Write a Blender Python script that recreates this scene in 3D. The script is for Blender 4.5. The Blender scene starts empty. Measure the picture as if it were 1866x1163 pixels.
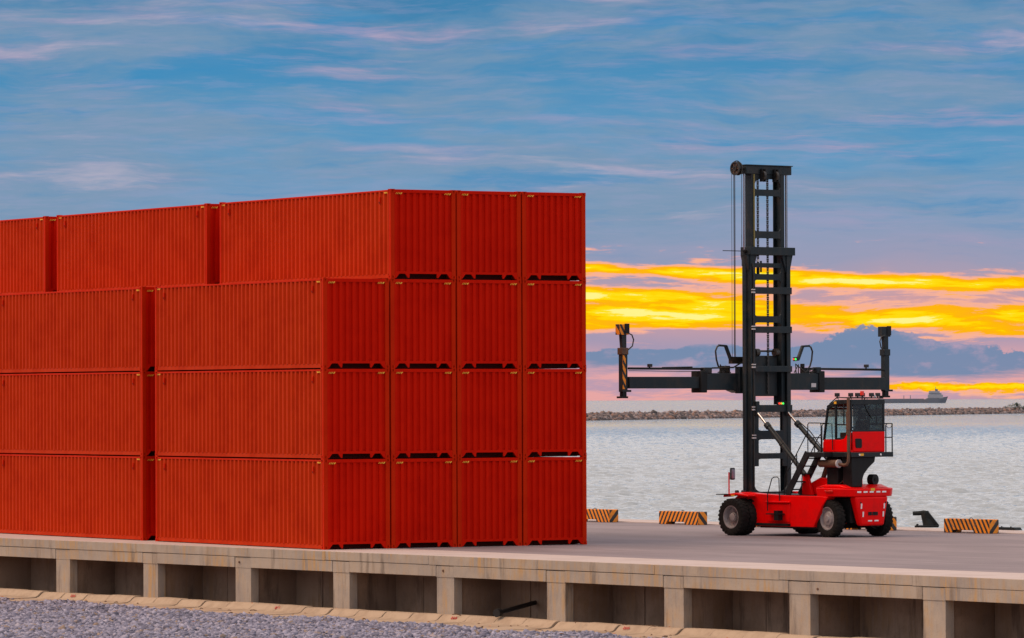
import bpy, math, random
import numpy as np
from mathutils import Vector, Matrix
random.seed(7); rng = np.random.default_rng(7)
SC = bpy.context.scene
COL = SC.collection
PI = math.pi
R = math.radians

# ------------------------------------------------------------------ camera
CAM_POS = Vector((-76.0733, -141.8319, 4.7704))
CAM_YAW, CAM_PITCH, CAM_ROLL = 0.529990, 0.0163192, -0.0034389
FPX = 9120.0                       # focal length in pixels of the 1866 px wide photograph
sy, cy = math.sin(CAM_YAW), math.cos(CAM_YAW)
Fv = Vector((sy*math.cos(CAM_PITCH), cy*math.cos(CAM_PITCH), math.sin(CAM_PITCH)))
Rv = Vector((cy, -sy, 0)); Uv = Rv.cross(Fv)
R2 = Rv*math.cos(CAM_ROLL) + Uv*math.sin(CAM_ROLL)
U2 = -Rv*math.sin(CAM_ROLL) + Uv*math.cos(CAM_ROLL)
cd = bpy.data.cameras.new('camera')
cd.sensor_width = 36; cd.sensor_fit = 'HORIZONTAL'; cd.lens = FPX/1866*36
cd.clip_start = 1; cd.clip_end = 300000
cam = bpy.data.objects.new('camera', cd); COL.objects.link(cam)
M = Matrix((R2, U2, -Fv)).transposed().to_4x4(); M.translation = CAM_POS
cam.matrix_world = M
SC.camera = cam

def hit_z(u, v, z):
    d = Fv + R2*((u-933)/FPX) - U2*((v-581.5)/FPX)
    return CAM_POS + d*((z-CAM_POS.z)/d.z)

# ------------------------------------------------------------------ colour management
SC.view_settings.view_transform = 'Standard'
SC.view_settings.look = 'None'
SC.view_settings.exposure = 0.0
SC.view_settings.gamma = 1.0

def lin(r, g, b):
    f = lambda c: (c/255/12.92) if c/255 <= .04045 else ((c/255+.055)/1.055)**2.4
    return (f(r), f(g), f(b), 1)

# ------------------------------------------------------------------ node helper
class NT:
    def __init__(s, tree): s.t = tree; s.n = tree.nodes; s.l = tree.links
    def put(s, sock, v):
        if hasattr(v, 'links'): s.l.new(v, sock)
        else: sock.default_value = v
    def m(s, op, a, b=0.0, c=0.0, clamp=False):
        n = s.n.new('ShaderNodeMath'); n.operation = op; n.use_clamp = clamp
        for i, v in enumerate((a, b, c)): s.put(n.inputs[i], v)
        return n.outputs[0]
    def mr(s, v, a, b, c=0.0, d=1.0, smooth=True):
        n = s.n.new('ShaderNodeMapRange'); n.interpolation_type = 'SMOOTHSTEP' if smooth else 'LINEAR'
        for i, x in enumerate((v, a, b, c, d)): s.put(n.inputs[i], x)
        return n.outputs[0]
    def xyz(s, x, y, z=0.0):
        n = s.n.new('ShaderNodeCombineXYZ')
        for i, v in enumerate((x, y, z)): s.put(n.inputs[i], v)
        return n.outputs[0]
    def noise(s, vec, scale=1.0, detail=4.0, rough=.55, dist=0.0):
        n = s.n.new('ShaderNodeTexNoise')
        s.put(n.inputs['Vector'], vec); n.inputs['Scale'].default_value = scale
        n.inputs['Detail'].default_value = detail; n.inputs['Roughness'].default_value = rough
        n.inputs['Distortion'].default_value = dist
        return n.outputs['Fac']
    def mix(s, f, a, b, mode='MIX'):
        n = s.n.new('ShaderNodeMix'); n.data_type = 'RGBA'; n.blend_type = mode
        s.put(n.inputs[0], f); s.put(n.inputs[6], a); s.put(n.inputs[7], b)
        return n.outputs[2]
    def ramp(s, f, stops, interp='LINEAR'):
        n = s.n.new('ShaderNodeValToRGB'); n.color_ramp.interpolation = interp
        e = n.color_ramp.elements
        while len(e) < len(stops): e.new(.5)
        for i, (p, c) in enumerate(stops): e[i].position = p; e[i].color = c
        s.put(n.inputs[0], f); return n.outputs[0]
    def scale(s, vec, sc):
        n = s.n.new('ShaderNodeVectorMath'); n.operation = 'MULTIPLY'
        s.put(n.inputs[0], vec); n.inputs[1].default_value = sc
        return n.outputs[0]

# ------------------------------------------------------------------ world: sunset cloud sky
SUN_DIR = Vector((-0.60, 0.16, 0.79)).normalized()       # towards the light
def build_world():
    w = bpy.data.worlds.new('World'); SC.world = w; w.use_nodes = True
    t = NT(w.node_tree); t.n.clear()
    out = t.n.new('ShaderNodeOutputWorld'); bg = t.n.new('ShaderNodeBackground')
    t.l.new(bg.outputs[0], out.inputs[0])
    tc = t.n.new('ShaderNodeTexCoord'); sp = t.n.new('ShaderNodeSeparateXYZ')
    t.l.new(tc.outputs['Generated'], sp.inputs[0])
    x, y, z = sp.outputs
    dR = t.m('ADD', t.m('MULTIPLY', x, Rv.x), t.m('MULTIPLY', y, Rv.y))
    dF = t.m('ADD', t.m('MULTIPLY', x, sy), t.m('MULTIPLY', y, cy))
    az = t.m('MULTIPLY', t.m('ARCTAN2', dR, dF), 180/PI)
    el = t.m('MAXIMUM', t.m('MULTIPLY', t.m('ARCSINE', z), 180/PI), 0.0)
    # turbulence
    n_big = t.m('SUBTRACT', t.noise(t.xyz(t.m('MULTIPLY', az, .32), t.m('MULTIPLY', el, .8), 3.1), 1, 4), .5)
    n_str = t.noise(t.xyz(t.m('MULTIPLY', az, .34), t.m('ADD', t.m('MULTIPLY', el, 2.3), t.m('MULTIPLY', n_big, 1.4)), 8.3), 1, 7, .62)
    n_st2 = t.noise(t.xyz(t.m('MULTIPLY', az, .42), t.m('ADD', t.m('MULTIPLY', el, 4.6), t.m('MULTIPLY', n_big, 2.0)), 21.7), 1, 7, .62)
    n_st3 = t.noise(t.xyz(t.m('MULTIPLY', az, .25), t.m('ADD', t.m('MULTIPLY', el, 1.35), t.m('MULTIPLY', n_big, 1.0)), 41.2), 1, 6, .6)
    n_puf = t.m('SUBTRACT', t.noise(t.xyz(t.m('MULTIPLY', az, 1.25), t.m('MULTIPLY', el, 3.0), 5.5), 1, 6, .6), .5)
    # base gradient by elevation
    elw = t.m('ADD', el, t.m('MULTIPLY', n_big, .9))
    base = t.ramp(t.m('DIVIDE', elw, 8.0), [
        (0.0, lin(232,166,162)), (.035, lin(226,166,168)), (.08, lin(164,152,178)), (.125, lin(206,158,162)),
        (.19, lin(156,156,182)), (.26, lin(130,156,188)), (.36, lin(96,152,192)), (.46, lin(76,142,186)), (.60, lin(62,126,170)), (1.0, lin(96,142,174))])
    hi = t.mr(el, 1.3, 2.2)
    # lilac/pink veils, deep-blue gaps, pale cream wisps
    c = t.mix(t.m('MULTIPLY', t.m('MULTIPLY', t.mr(n_st3, .41, .62), hi), .82), base, lin(126,152,180))
    c = t.mix(t.m('MULTIPLY', t.m('MULTIPLY', t.mr(n_str, .52, .67), hi), .62), c, lin(60,140,190))
    c = t.mix(t.m('MULTIPLY', t.m('MULTIPLY', t.mr(n_st2, .49, .74), t.mr(el, 1.5, 1.9)), t.mr(n_big, -.16, .12, .30, .75)), c, lin(180,158,188))
    c = t.mix(t.m('MULTIPLY', t.m('MULTIPLY', t.mr(t.m('ADD', t.m('MULTIPLY', n_st2, .5), t.m('MULTIPLY', n_st3, .5)), .56, .72), t.mr(el, 1.5, 1.8)), .55), c, lin(196,188,200))
    n_st4 = t.m('SUBTRACT', t.noise(t.xyz(t.m('MULTIPLY', az, 1.1), t.m('ADD', t.m('MULTIPLY', el, 9.5), t.m('MULTIPLY', n_big, 3.0)), 61.7), 1, 8, .66), .5)
    c = t.mix(t.m('MULTIPLY', t.mr(n_st4, -.02, .16), t.m('MULTIPLY', hi, .18)), c, lin(166,162,198))
    c = t.mix(t.m('MULTIPLY', t.mr(n_st4, .0, -.16), t.m('MULTIPLY', hi, .20)), c, lin(66,138,188))
    c = t.mix(t.m('MULTIPLY', t.mr(t.m('ADD', n_st4, n_st2), .42, .62), t.m('MULTIPLY', t.mr(el, .55, .2), .7)), c, lin(166,150,178))
    # glowing cloud streaks low over the sea, strongest around the sunset azimuth
    sunset = t.mr(t.m('ABSOLUTE', t.m('SUBTRACT', az, 4.0)), 95.0, 25.0)
    def gauss(center, width):
        d = t.m('DIVIDE', t.m('SUBTRACT', el, center), width)
        return t.m('POWER', math.e, t.m('MULTIPLY', t.m('MULTIPLY', d, d), -1.0))
    wob = t.m('MULTIPLY', n_big, .22)
    cA = t.m('ADD', t.m('ADD', t.m('MULTIPLY', az, -.040), 1.535), wob)
    cC = t.m('ADD', t.m('ADD', t.m('MULTIPLY', az, -.012), .98), wob)
    cB = t.m('ADD', t.m('ADD', t.m('MULTIPLY', az, -.02), 1.22), wob)
    cD = t.m('ADD', t.m('MULTIPLY', n_puf, .45), .15)
    gA = gauss(cA, .085); gB = t.m('MULTIPLY', gauss(cB, .10), t.mr(az, 3.2, 1.2, .0, 1.0)); gC = gauss(cC, .17)
    gD = t.m('MULTIPLY', gauss(cD, .07), t.mr(az, 3.6, 4.6, .0, 1.15))
    g = t.m('MAXIMUM', t.m('MAXIMUM', gA, gB), t.m('MAXIMUM', gC, gD))
    gl = t.m('ADD', t.m('MULTIPLY', g, .74), t.m('MULTIPLY', t.m('SUBTRACT', n_st2, .5), 1.5))
    gl = t.m('ADD', t.m('ADD', gl, t.m('MULTIPLY', n_puf, .30)), t.m('MULTIPLY', n_st4, 1.25))
    gl = t.m('ADD', gl, t.m('MULTIPLY', gauss(t.m('SUBTRACT', 1.22, t.m('MULTIPLY', az, .03)), .33), t.mr(az, 5.0, 1.5, .06, .20)))
    gl = t.m('MULTIPLY', t.m('MULTIPLY', gl, sunset), t.mr(el, 2.1, 1.75))
    glow = t.ramp(gl, [(.28, lin(220,164,162)), (.38, lin(246,178,154)), (.48, lin(250,178,140)), (.545, lin(255,176,24)), (.72, lin(255,188,5)), (.79, lin(255,212,4)), (.94, lin(255,224,24)), (1.0, lin(255,244,140))])
    c = t.mix(t.mr(gl, .20, .36), c, glow)
    n_pf2 = t.m('SUBTRACT', t.noise(t.xyz(t.m('MULTIPLY', az, 3.6), t.m('MULTIPLY', el, 5.5), 15.5), 1, 6, .6), .5)
    # slate-blue bank with billowing top
    dz = t.m('SUBTRACT', az, 4.12)
    top = t.m('ADD', .60, t.m('MULTIPLY', t.m('POWER', math.e, t.m('MULTIPLY', t.m('MULTIPLY', dz, dz), -3.5)), .24))
    top = t.m('ADD', top, t.m('ADD', t.m('ADD', t.m('MULTIPLY', n_puf, .30), t.m('MULTIPLY', n_pf2, t.mr(az, 2.0, 3.5, .06, .34))), t.m('MULTIPLY', n_big, .15)))
    bank = t.m('MULTIPLY', t.mr(el, t.m('ADD', top, .012), t.m('SUBTRACT', top, .012)), t.mr(t.m('ADD', t.m('ADD', el, t.m('MULTIPLY', n_st2, .5)), t.m('MULTIPLY', az, .028)), .62, .74))
    bcol = t.mix(t.mr(t.m('ADD', t.m('ADD', n_puf, t.m('MULTIPLY', n_pf2, .6)), t.m('MULTIPLY', n_st2, .5)), .24, .50), lin(112,138,172), lin(178,156,180))
    c = t.mix(t.m('MULTIPLY', bank, .93), c, bcol)
    # above the picture: thin bright cloud veil over a clear physical sky
    sky = t.n.new('ShaderNodeTexSky'); sky.sky_type = 'NISHITA'; sky.sun_disc = False
    sky.sun_elevation = math.asin(SUN_DIR.z); sky.sun_rotation = math.atan2(SUN_DIR.x, SUN_DIR.y)
    clear = t.mix(1.0, sky.outputs[0], (.10, .10, .10, 1), 'MULTIPLY')
    vn = t.noise(t.scale(tc.outputs['Generated'], (3, 3, 9)), 1, 5)
    veil = t.mix(t.mr(vn, .35, .65), (.97, .93, .97, 1), (1.16, 1.09, 1.09, 1))
    dome = t.mix(.78, clear, veil)
    c = t.mix(t.mr(el, 4.7, 9.0), c, dome)
    t.l.new(c, bg.inputs[0]); bg.inputs[1].default_value = 1.0
    w.cycles.sampling_method = 'MANUAL'; w.cycles.sample_map_resolution = 1024
build_world()

sl = bpy.data.lights.new('sun', 'SUN'); sl.energy = 2.4; sl.angle = R(45); sl.color = (1.0, .68, .44)
sun = bpy.data.objects.new('sun', sl); COL.objects.link(sun)
sun.rotation_euler = SUN_DIR.to_track_quat('Z', 'Y').to_euler()
sun.location = (-40, 0, 40)

# ------------------------------------------------------------------ materials
MATS = {}
def pmat(name, col, rough=.5, metal=0.0, spec=.5, coat=0.0, var=0.0, vscale=1.0, col2=None, bump=0.0, bscale=20, streak=None):
    """Principled with world-space mottling between col and col2 (wear, dirt), optional vertical streaks"""
    m = bpy.data.materials.new(name); m.use_nodes = True; t = NT(m.node_tree)
    b = t.n['Principled BSDF']
    b.inputs['Roughness'].default_value = rough; b.inputs['Metallic'].default_value = metal
    b.inputs['Specular IOR Level'].default_value = spec; b.inputs['Coat Weight'].default_value = coat
    c4 = (*col, 1) if len(col) == 3 else col
    if var > 0:
        geo = t.n.new('ShaderNodeNewGeometry'); pos = geo.outputs['Position']
        n1 = t.noise(t.scale(pos, (vscale,)*3), 1, 6, .65)
        c2 = (*col2, 1) if col2 else (col[0]*.5, col[1]*.5, col[2]*.5, 1)
        f = t.m('MULTIPLY', t.mr(n1, .42, .68), var)
        c = t.mix(f, c4, c2)
        if streak:
            n2 = t.noise(t.scale(pos, (streak, streak, streak*.07)), 1, 5, .6)
            c = t.mix(t.m('MULTIPLY', t.mr(n2, .5, .75), var*.8), c, c2)
        t.l.new(c, b.inputs['Base Color'])
        r2 = t.mr(n1, .3, .7, rough-.08, min(1, rough+.12)); t.l.new(r2, b.inputs['Roughness'])
    else:
        b.inputs['Base Color'].default_value = c4
    if bump > 0:
        geo = t.n.new('ShaderNodeNewGeometry')
        bn = t.n.new('ShaderNodeBump'); bn.inputs['Strength'].default_value = bump; bn.inputs['Distance'].default_value = .02
        t.l.new(t.noise(t.scale(geo.outputs['Position'], (bscale,)*3), 1, 5), bn.inputs['Height'])
        t.l.new(bn.outputs[0], b.inputs['Normal'])
    MATS[name] = m; return m

def concrete_mat(name, c1, c2, c3, dark):
    m = bpy.data.materials.new(name); m.use_nodes = True; t = NT(m.node_tree); b = t.n['Principled BSDF']
    geo = t.n.new('ShaderNodeNewGeometry'); p = geo.outputs['Position']
    n1 = t.noise(t.scale(p, (.7, .7, .7)), 1, 6, .65); n2 = t.noise(t.scale(p, (5.5, 5.5, .5)), 1, 5, .65)
    n3 = t.noise(t.scale(p, (1.9, 1.9, .25)), 1, 6, .7); n4 = t.noise(t.scale(p, (16, 16, 16)), 1, 4, .7)
    c = t.mix(t.mr(n1, .38, .66), (*c1, 1), (*c2, 1))
    n5 = t.noise(t.scale(p, (.35, .35, .6)), 1, 4, .6)
    c = t.mix(t.m('MULTIPLY', t.mr(n2, .42, .62), t.mr(n5, .42, .62, .15, 1.0)), c, (*c3, 1))
    c = t.mix(t.m('MULTIPLY', t.mr(n3, .52, .72), .85), c, (*dark, 1))
    c = t.mix(t.m('MULTIPLY', t.mr(n4, .58, .72), .35), c, (*dark, 1))
    t.l.new(c, b.inputs['Base Color']); b.inputs['Roughness'].default_value = .9; b.inputs['Specular IOR Level'].default_value = .15
    bn = t.n.new('ShaderNodeBump'); bn.inputs['Strength'].default_value = .5; bn.inputs['Distance'].default_value = .015
    t.l.new(t.m('ADD', n4, t.m('MULTIPLY', n2, .6)), bn.inputs['Height']); t.l.new(bn.outputs[0], b.inputs['Normal'])
    MATS[name] = m

def emat(name, col, strength):
    m = bpy.data.materials.new(name); m.use_nodes = True; t = NT(m.node_tree); b = t.n['Principled BSDF']
    b.inputs['Base Color'].default_value = (*col, 1); b.inputs['Emission Color'].default_value = (*col, 1)
    b.inputs['Emission Strength'].default_value = strength; MATS[name] = m

def stripe_mat(name, sign, wear, col=(.85, .27, .006)):
    m = bpy.data.materials.new(name); m.use_nodes = True; t = NT(m.node_tree); b = t.n['Principled BSDF']
    tc = t.n.new('ShaderNodeTexCoord'); sp = t.n.new('ShaderNodeSeparateXYZ'); t.l.new(tc.outputs['Object'], sp.inputs[0])
    x, y, z = sp.outputs
    nrm = t.n.new('ShaderNodeSeparateXYZ'); t.l.new(tc.outputs['Normal'], nrm.inputs[0])
    # long faces (normal x) run along y, end faces (normal y) run along x with the opposite slant
    a = t.m('ADD', t.m('MULTIPLY', y, -sign), t.m('MULTIPLY', z, .62))
    e = t.m('ADD', t.m('MULTIPLY', x, sign), t.m('MULTIPLY', z, -.9))
    isend = t.m('GREATER_THAN', t.m('ABSOLUTE', nrm.outputs[1]), .7)
    v = t.m('ADD', t.m('MULTIPLY', t.m('DIVIDE', a, .23), t.m('SUBTRACT', 1, isend)), t.m('MULTIPLY', t.m('DIVIDE', e, .42), isend))
    wob = t.m('MULTIPLY', t.m('SUBTRACT', t.noise(tc.outputs['Object'], 9, 3), .5), .12)
    fr = t.m('FRACT', t.m('ADD', t.m('ADD', v, wob), 40.2))
    st = t.mr(fr, .50, .54)
    geo = t.n.new('ShaderNodeNewGeometry')
    n1 = t.noise(geo.outputs['Position'], 3.1, 6, .65); n2 = t.noise(geo.outputs['Position'], 11.0, 5, .7)
    c = t.mix(st, (*col, 1), (.022, .02, .018, 1))
    c = t.mix(t.m('MULTIPLY', t.mr(n1, .5, .7), wear), c, (.11, .085, .07, 1))
    c = t.mix(t.m('MULTIPLY', t.mr(n2, .58, .72), .4), c, (.2, .13, .07, 1))
    t.l.new(c, b.inputs['Base Color']); b.inputs['Roughness'].default_value = .6
    MATS[name] = m

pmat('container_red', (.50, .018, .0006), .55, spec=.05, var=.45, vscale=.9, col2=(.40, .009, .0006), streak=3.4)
pmat('container_side', (.46, .031, .0025), .55, spec=.05, var=.5, vscale=.9, col2=(.35, .016, .002), streak=3.4)  # same paint as the ends; warm light on the long sides tinted in
pmat('container_end', (.54, .0085, .0006), .55, spec=.04, var=.45, vscale=.9, col2=(.42, .004, .0006), streak=3.4)  # lack of that warm light on the ends is put into this deeper red
pmat('container_dark', (.012, .006, .005), .9, spec=.1)
pmat('container_shadow_steel', (.10, .008, .004), .7, spec=.2)
pmat('mark_yellow', (.80, .42, .03), .5)
pmat('truck_red', (.86, .0015, .002), .38, spec=.12, coat=.03, var=.40, vscale=1.8, col2=(.52, .004, .004), streak=4)
pmat('mast_paint', (.013, .022, .027), .46, spec=.25, var=.7, vscale=2.0, col2=(.042, .038, .036), streak=5)
pmat('black_steel', (.007, .008, .009), .55, spec=.25, var=.4, vscale=3, col2=(.018, .015, .013))
pmat('grease', (.016, .013, .010), .38, var=.5, vscale=6, col2=(.05, .035, .02))
pmat('chrome_rod', (.42, .41, .41), .22, metal=1.0)
pmat('brass_strip', (.22, .17, .05), .4, metal=.4)
pmat('rust_pipe', (.12, .055, .028), .6, var=.7, vscale=5, col2=(.06, .03, .02))
pmat('pale_metal', (.55, .52, .52), .4)
pmat('rubber', (.011, .010, .0095), .85, spec=.2, var=.5, vscale=3, col2=(.028, .024, .021))
pmat('rim_grey', (.34, .31, .31), .45, metal=.2, var=.5, vscale=7, col2=(.16, .14, .13))
pmat('white_mark', (.82, .80, .80), .4)
pmat('cab_frame', (.010, .015, .018), .4, spec=.3, var=.3, vscale=4, col2=(.04, .04, .04))
pmat('seat_cloth', (.02, .02, .022), .9)
pmat('lamp_black', (.014, .014, .015), .5)
pmat('beacon_red', (.75, .03, .012), .25)
pmat('lamp_red', (.6, .02, .01), .2, coat=.5)
pmat('mirror_glass', (.30, .33, .36), .12, metal=.7)
emat('signal_green', (.05, 1, .12), 1.3); emat('signal_red', (1, .05, .02), 1.0); emat('signal_amber', (1, .35, .03), .9)
stripe_mat('hazard_back', 1.0, .35); stripe_mat('hazard_forward', -1.0, .12)
stripe_mat('hazard_worn', 1.0, .95); stripe_mat('hazard_forward_worn', -1.0, .5)
pmat('deck_main', (.235, .190, .200), .75, spec=.25, var=.5, vscale=.35, col2=(.175, .140, .146), bump=.15, bscale=25)
pmat('deck_edge', (.47, .385, .355), .8, spec=.2, var=.45, vscale=.6, col2=(.36, .28, .255), bump=.15, bscale=25)
def deck_mat():
    m = bpy.data.materials.new('deck_main'); m.use_nodes = True; t = NT(m.node_tree); b = t.n['Principled BSDF']
    tc = t.n.new('ShaderNodeTexCoord'); p = tc.outputs['Object']
    n1 = t.noise(t.scale(p, (.30, .10, 1)), 1, 6, .6); n2 = t.noise(t.scale(p, (1.6, .12, 1)), 1, 5, .6)
    n3 = t.noise(t.scale(p, (.8, .8, 1)), 1, 6, .7); n4 = t.noise(t.scale(p, (22, 22, 22)), 1, 3)
    c = t.mix(t.mr(n1, .36, .66), (.255, .207, .215, 1), (.185, .150, .158, 1))
    c = t.mix(t.m('MULTIPLY', t.mr(n2, .50, .70), .55), c, (.150, .120, .124, 1))
    c = t.mix(t.m('MULTIPLY', t.mr(n3, .60, .72), .45), c, (.110, .088, .088, 1))
    c = t.mix(t.m('MULTIPLY', t.mr(n4, .4, .7), .3), c, (.30, .25, .25, 1))
    t.l.new(c, b.inputs['Base Color']); b.inputs['Roughness'].default_value = .78; b.inputs['Specular IOR Level'].default_value = .25
    bn = t.n.new('ShaderNodeBump'); bn.inputs['Strength'].default_value = .15; bn.inputs['Distance'].default_value = .02
    t.l.new(n4, bn.inputs['Height']); t.l.new(bn.outputs[0], b.inputs['Normal']); MATS['deck_main'] = m
deck_mat()
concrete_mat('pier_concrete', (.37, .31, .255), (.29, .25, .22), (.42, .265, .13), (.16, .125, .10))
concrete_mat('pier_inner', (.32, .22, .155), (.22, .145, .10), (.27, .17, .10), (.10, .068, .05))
pmat('sand_slab', (.42, .315, .225), .9, spec=.1, var=.6, vscale=1.6, col2=(.29, .205, .145), bump=.4, bscale=30)
pmat('sea_edge_concrete', (.40, .33, .31), .85, var=.5, vscale=1, col2=(.28, .22, .2))
pmat('ground_gravel', (.20, .19, .24), .95, var=.8, vscale=6, col2=(.12, .11, .14), bump=.6, bscale=12)
pmat('bollard_iron', (.007, .012, .014), .5, spec=.2, var=.5, vscale=5, col2=(.02, .017, .015))
pmat('pipe_black', (.010, .010, .011), .45)
pmat('twig', (.10, .05, .025), .9, var=.8, vscale=20, col2=(.20, .09, .03))
pmat('leaf_orange', (.48, .15, .025), .8, var=.7, vscale=20, col2=(.25, .10, .04))
pmat('paint_red', (.55, .06, .05), .8)
pmat('ship_hull', (.13, .15, .19), .6, var=.4, vscale=.05, col2=(.2, .17, .17))
pmat('ship_white', (.26, .27, .31), .5, var=.4, vscale=.2, col2=(.28, .28, .32))
pmat('bush_leaf', (.02, .045, .03), .7, var=.6, vscale=1, col2=(.04, .07, .03))
pmat('bush_stem', (.06, .045, .03), .9)
pmat('concrete_pale', (.55, .52, .50), .85)

def glass_mat(name, tint):
    m = bpy.data.materials.new(name); m.use_nodes = True; t = NT(m.node_tree); t.n.clear()
    o = t.n.new('ShaderNodeOutputMaterial'); mx = t.n.new('ShaderNodeMixShader')
    tr = t.n.new('ShaderNodeBsdfTransparent'); tr.inputs[0].default_value = tint
    gl = t.n.new('ShaderNodeBsdfGlossy'); gl.inputs[0].default_value = (.9, .95, .95, 1); gl.inputs[1].default_value = .03
    lw = t.n.new('ShaderNodeLayerWeight'); lw.inputs[0].default_value = .5
    f = t.m('ADD', .05, t.m('MULTIPLY', t.m('POWER', lw.outputs['Facing'], 4.0), .6))
    t.l.new(f, mx.inputs[0]); t.l.new(tr.outputs[0], mx.inputs[1]); t.l.new(gl.outputs[0], mx.inputs[2]); t.l.new(mx.outputs[0], o.inputs[0])
    MATS[name] = m
glass_mat('cab_glass', (.72, .84, .84, 1)); glass_mat('cab_glass_dark', (.24, .27, .27, 1))

def island_mat(name, stops, rough=.9):
    m = bpy.data.materials.new(name); m.use_nodes = True; t = NT(m.node_tree); b = t.n['Principled BSDF']
    geo = t.n.new('ShaderNodeNewGeometry')
    c = t.ramp(geo.outputs['Random Per Island'], stops)
    n = t.noise(geo.outputs['Position'], 14, 4)
    c = t.mix(t.m('MULTIPLY', t.mr(n, .4, .7), .35), c, (.12, .11, .12, 1))
    t.l.new(c, b.inputs['Base Color']); b.inputs['Roughness'].default_value = rough; b.inputs['Specular IOR Level'].default_value = .25
    MATS[name] = m
island_mat('gravel_stone', [(0, (.09, .088, .125, 1)), (.3, (.17, .165, .225, 1)), (.6, (.245, .235, .31, 1)), (.90, (.36, .34, .42, 1)), (.95, (.28, .20, .15, 1)), (1, (.20, .16, .14, 1))])
island_mat('armour_rock', [(0, (.05, .045, .045, 1)), (.35, (.13, .105, .105, 1)), (.6, (.20, .16, .155, 1)), (.8, (.25, .14, .10, 1)), (1, (.30, .26, .26, 1))])

def sea_mat():
    m = bpy.data.materials.new('sea_water'); m.use_nodes = True; t = NT(m.node_tree); b = t.n['Principled BSDF']
    b.inputs['Base Color'].default_value = (.30, .335, .355, 1); b.inputs['Roughness'].default_value = .07
    b.inputs['IOR'].default_value = 1.34
    geo = t.n.new('ShaderNodeNewGeometry'); pos = geo.outputs['Position']
    def tilt(sc, amp, seed):
        n = t.n.new('ShaderNodeTexNoise'); n.inputs['Scale'].default_value = 1; n.inputs['Detail'].default_value = 3
        o = t.n.new('ShaderNodeVectorMath'); o.operation = 'ADD'; o.inputs[1].default_value = (seed, seed*2, seed)
        t.l.new(t.scale(pos, (sc, sc, sc)), o.inputs[0]); t.l.new(o.outputs[0], n.inputs['Vector'])
        d = t.n.new('ShaderNodeVectorMath'); d.operation = 'SUBTRACT'; t.l.new(n.outputs['Color'], d.inputs[0]); d.inputs[1].default_value = (.5, .5, .5)
        return t.scale(d.outputs[0], (amp, amp, 0))
    v = geo.outputs['Normal']
    for sc, amp, seed in ((4.0, .95, 3), (1.1, .70, 9), (.22, .25, 17)):
        ad = t.n.new('ShaderNodeVectorMath'); ad.operation = 'ADD'; t.l.new(v, ad.inputs[0]); t.l.new(tilt(sc, amp, seed), ad.inputs[1]); v = ad.outputs[0]
    nz = t.n.new('ShaderNodeVectorMath'); nz.operation = 'NORMALIZE'; t.l.new(v, nz.inputs[0])
    t.l.new(nz.outputs[0], b.inputs['Normal'])
    MATS['sea_water'] = m
sea_mat()

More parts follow.
